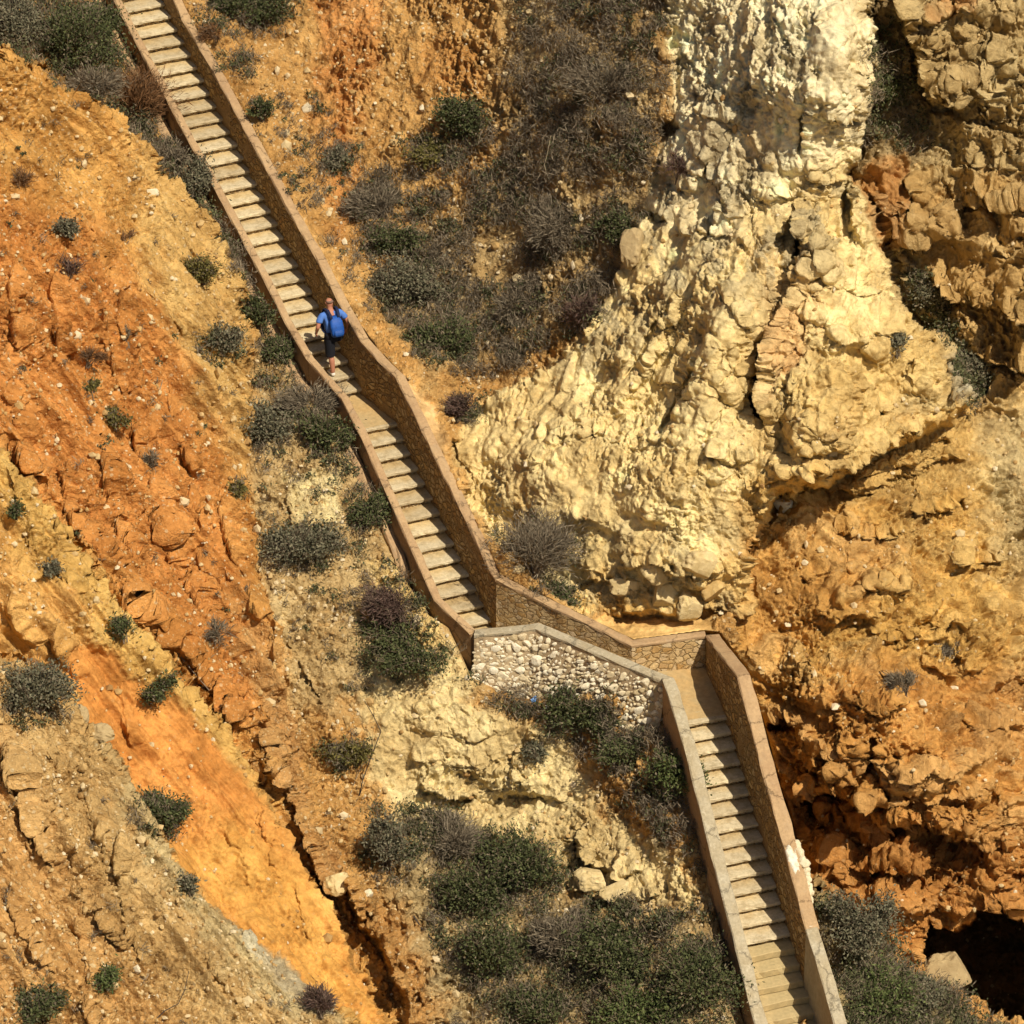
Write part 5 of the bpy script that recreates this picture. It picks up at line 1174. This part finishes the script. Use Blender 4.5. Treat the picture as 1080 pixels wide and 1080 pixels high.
lumps('crumbled_edge', wr3, [cap_point(t, .27 + .07 * math.sin((t - 3.9) / 3.2 * math.pi) * g_.uniform(.2, 1.2)) + np.array([0, 0, -.06 - g_.uniform(0, .25)]) for t in ts], g_.uniform(.05, .10, len(ts)), ROCK['pale'], 12)

# ------------------------------------------------------------------ the climbing man
def skin(name, verts, edges, radii, mat, parent, sub=2, root=0):
    me_ = bpy.data.meshes.new(name); me_.from_pydata(verts, edges, []); o = link(name, me_, parent); me_.materials.append(mat)
    m = o.modifiers.new('skin', 'SKIN')
    for i, r in enumerate(radii):
        rr = r if isinstance(r, tuple) else (r, r); me_.skin_vertices[0].data[i].radius = rr
    me_.skin_vertices[0].data[root].use_root = True
    m.use_smooth_shade = True; m.branch_smoothing = .3
    s_ = o.modifiers.new('sub', 'SUBSURF'); s_.levels = sub; s_.render_levels = sub
    return o
class Chain:
    def __init__(s): s.v, s.e, s.r = [], [], []
    def add(s, p, r, prev=None):
        s.v.append(tuple(p)); s.r.append(r)
        if prev is not None: s.e.append((prev, len(s.v) - 1))
        return len(s.v) - 1
    def run(s, pts, prev=None):
        for p, r in pts: prev = s.add(p, r, prev)
        return prev
foot = line(A1, aA, dA, 1) + lft(aA) * .37 + aA * .14
man = empty('person', foot, 'balding man in blue T-shirt and dark shorts climbing the steps with a blue backpack', 'person')
man.rotation_euler = (0, 0, math.atan2(aA[1], aA[0]) - math.pi / 2)
man.scale = (1.13, 1.1, 1.0)
SKIN = mat_plain('sunburnt_skin', (.44, .19, .115), .6, .06); HAIR = mat_plain('cropped_hair', (.20, .12, .085), .8)
SHIRT = mat_plain('blue_cotton', (.080, .185, .52), .9, .18, 9); SHORT = mat_plain('black_cotton', (.012, .013, .018), .9); PACK = mat_plain('blue_nylon', (.012, .075, .33), .55, .2, 12)
STRAP = mat_plain('navy_webbing', (.012, .02, .06), .8); SHOE = mat_plain('white_canvas', (.72, .68, .60), .7); POCK = mat_plain('deep_blue_nylon', (.012, .065, .27), .6)
b = Chain()
pv = b.add((0, .12, .96), (.12, .09)); wa = b.add((0, .17, 1.14), (.145, .105), pv); ch = b.add((0, .22, 1.34), (.165, .11), wa); nb_ = b.add((0, .26, 1.50), (.07, .07), ch)
nk = b.add((0, .285, 1.58), .055, nb_); jw = b.add((.004, .31, 1.63), (.068, .075), nk); hd_ = b.add((.006, .315, 1.70), (.078, .094), jw); b.add((.006, .31, 1.755), (.060, .074), hd_)
b.add((0, .425, 1.68), .012, jw)                                                     # nose
for s_ in (-1, 1): b.add((.006 + s_ * .088, .305, 1.685), .016, jw)                       # ears
def arm(s_, el, wr, hd):
    sh = b.add((s_ * .19, .23, 1.44), .06, ch); e_ = b.add(el, .043, b.add(((s_ * .19 + el[0]) / 2 + s_ * .015, (.23 + el[1]) / 2, (1.44 + el[2]) / 2), .05, sh)); w_ = b.add(wr, .029, b.add(tuple((np.array(el) * .6 + np.array(wr) * .4)), .041, e_))
    hd = np.array(hd, float); wv_ = np.array(wr, float); d = (hd - wv_) / np.linalg.norm(hd - wv_); side = np.cross(d, (1, 0, 0)); side /= np.linalg.norm(side)
    pm = b.add(tuple(wv_ + d * .06), (.026, .040), w_); kn = b.add(tuple(wv_ + d * .10), (.020, .040), pm)
    for k, L_ in enumerate((.068, .080, .074, .058)):
        o_ = side * (.030 - .020 * k); r0 = wv_ + d * .115 + o_; p1 = b.add(tuple(r0), .0095, kn); p2 = b.add(tuple(r0 + d * L_ * .5 + np.array([-s_ * .008, 0, 0])), .009, p1); b.add(tuple(r0 + d * L_ * .92 + np.array([-s_ * .03, 0, 0])), .008, p2)
    t1 = b.add(tuple(wv_ + d * .045 + side * .045), .012, pm); b.add(tuple(wv_ + d * .085 + side * .062), .010, t1)
arm(-1, (-.325, .13, 1.20), (-.30, .27, 1.01), (-.29, .33, .93)); arm(1, (.335, .15, 1.18), (.36, .25, .95), (.355, .30, .86))
def leg(s_, kn, an, toe):
    hp = b.add((s_ * .095, .11, .88), .060, pv); th = b.add(tuple(np.array((s_ * .095, .11, .88)) * .5 + np.array(kn) * .5), .050, hp); k_ = b.add(kn, .055, th)
    cf = b.add(tuple(np.array(kn) * .68 + np.array(an) * .32 + np.array([0, -.022, 0])), .066, k_); a_ = b.add(an, .042, cf); b.add(tuple(np.array(an) * .35 + np.array(toe) * .65), (.04, .03), a_)
KL, AL, TL = (-.09, .07, .50), (-.085, -.03, .09), (-.09, .15, .035)
z3 = 2 * r_; KR, AR, TR = (.17, .50, .78), (.15, .56 + .10, z3 + .10), (.16, .84, z3 + .035)
leg(-1, KL, AL, TL); leg(1, KR, AR, TR)
skin('body', b.v, b.e, b.r, SKIN, man)
h = Chain(); q = h.add((.006, .272, 1.645), (.066, .055)); q = h.add((.006, .288, 1.70), (.086, .088), q); q = h.add((.006, .288, 1.735), (.080, .085), q); skin('hair', h.v, h.e, h.r, HAIR, man)
t_ = Chain(); p0 = t_.add((0, .115, .90), (.168, .128)); p1 = t_.add((0, .165, 1.12), (.168, .125), p0); p2 = t_.add((0, .215, 1.34), (.186, .128), p1); p3 = t_.add((0, .245, 1.47), (.10, .08), p2)
for s_, el in ((-1, (-.325, .13, 1.20)), (1, (.335, .15, 1.18))):
    a0 = t_.add((s_ * .19, .23, 1.44), .082, p2); m_ = np.array((s_ * .19, .23, 1.44)) * .55 + np.array(el) * .45 + np.array([s_ * .012, 0, 0]); a1 = t_.add(tuple(m_), .076, a0); t_.add(tuple(m_ * .55 + np.array(el) * .45), .074, a1)
skin('shirt', t_.v, t_.e, t_.r, SHIRT, man)
def loft(rings, K=18, seed=1):
    """tube through rings (centre, axis, half width, half depth) with a few cloth folds"""
    g = np.random.default_rng(seed); V, Q = [], []
    for c, ax, hw, hd2 in rings:
        ax = np.array(ax, float); ax /= np.linalg.norm(ax); u = np.cross((0, 1, 0), ax); u /= np.linalg.norm(u); w = np.cross(ax, u)
        for k in range(K):
            a = 2 * math.pi * k / K; f = 1 + g.normal() * .035; V.append(np.array(c) + u * hw * f * math.cos(a) + w * hd2 * f * math.sin(a))
    n = len(rings); Q = [(i * K + k, i * K + (k + 1) % K, (i + 1) * K + (k + 1) % K, (i + 1) * K + k) for i in range(n - 1) for k in range(K)]
    return np.array(V), np.array(Q)
parts = [loft([((0, .14, 1.05), (0, .1, 1), .165, .125), ((0, .125, .98), (0, .1, 1), .185, .145), ((0, .115, .90), (0, .1, 1), .19, .155), ((0, .11, .83), (0, .1, 1), .165, .13)])]
for s_, kn in ((-1, KL), (1, KR)):
    hp, kn = np.array((s_ * .092, .11, .90)), np.array(kn); ax = hp - kn
    parts.append(loft([(hp, ax, .105, .125), (hp * .75 + kn * .25, ax, .110, .122), (hp * .5 + kn * .5, ax, .104, .112), (hp * .2 + kn * .8, ax, .100, .102), (kn + np.array([0, 0, -.03]) * (s_ < 0) - ax * .05 * (s_ > 0), ax, .100, .098)], seed=s_ + 5))
Vp, Qp, nb2 = [], [], 0
for V, Q in parts: Vp.append(V); Qp.append(Q + nb2); nb2 += len(V)
link('shorts', mesh_np('shorts', np.concatenate(Vp), [np.concatenate(Qp)], [SHORT]), man)
for an, toe in ((AL, TL), (AR, TR)):
    c_ = Chain(); an, toe = np.array(an), np.array(toe); fl = toe[2] - .035; q = c_.add((an[0], an[1] - .045, fl + .045), (.042, .045)); q = c_.add((an[0], an[1] + .05, fl + .05), (.046, .05), q); q = c_.add((toe[0], toe[1], fl + .038), (.046, .036), q); c_.add((toe[0], toe[1] + .05, fl + .034), (.036, .026), q)
    skin('shoe', c_.v, c_.e, c_.r, SHOE, man)
def pack_mesh(name, prof, mat, parent, y0):
    """lofted soft box: prof = list of (z, half width, depth, back y)"""
    V = []; K = 20
    for z, hw, dp, y in prof:
        for k in range(K):
            a = 2 * math.pi * k / K; c, s = math.cos(a), math.sin(a); p = .55; V.append((hw * math.copysign(abs(c) ** p, c) + .02, y - dp / 2 + dp / 2 * math.copysign(abs(s) ** p, s), z))
    n = len(prof); Q = [(i * K + k, i * K + (k + 1) % K, (i + 1) * K + (k + 1) % K, (i + 1) * K + k) for i in range(n - 1) for k in range(K)]
    return link(name, mesh_np(name, np.array(V), [np.array(Q), np.array([list(range(K))[::-1], [(n - 1) * K + k for k in range(K)]])], [mat]), parent)
yb = lambda z: .02 + (z - .95) * .23
bp_ = empty('backpack', (0, 0, 0)); bp_.parent = man
for nm, mt, pf in (('main_bag', PACK, [(.985, .06, .05, yb(.985)), (1.005, .115, .15, yb(1.0)), (1.08, .135, .19, yb(1.08)), (1.2, .14, .18, yb(1.2)), (1.33, .13, .15, yb(1.33)), (1.41, .10, .10, yb(1.41)), (1.43, .05, .05, yb(1.43))]),
                   ('front_pocket', POCK, [(1.02, .06, .03, yb(1.0) - .13), (1.04, .09, .07, yb(1.04) - .14), (1.1, .10, .08, yb(1.1) - .15), (1.17, .09, .06, yb(1.17) - .14), (1.19, .05, .03, yb(1.19) - .13)])):
    pack_mesh(nm, pf, mt, bp_, 0)
for s_ in (-1, 1):
    V = []
    for y, z, x in ((.03, 1.36, .07), (.06, 1.47, .085), (.17, 1.555, .10), (.30, 1.53, .115), (.36, 1.40, .13), (.35, 1.2, .15), (.24, 1.05, .18), (.06, 1.0, .15)):
        V += [(s_ * x - .028 + .01, y, z), (s_ * x + .028 + .01, y, z)]
    n = len(V) // 2; Q = [(2 * i, 2 * i + 1, 2 * i + 3, 2 * i + 2) for i in range(n - 1)]
    o = link('shoulder_strap', mesh_np('shoulder_strap', np.array(V), [np.array(Q)], [STRAP]), bp_); m_ = o.modifiers.new('th', 'SOLIDIFY'); m_.thickness = .014; m_.offset = 1
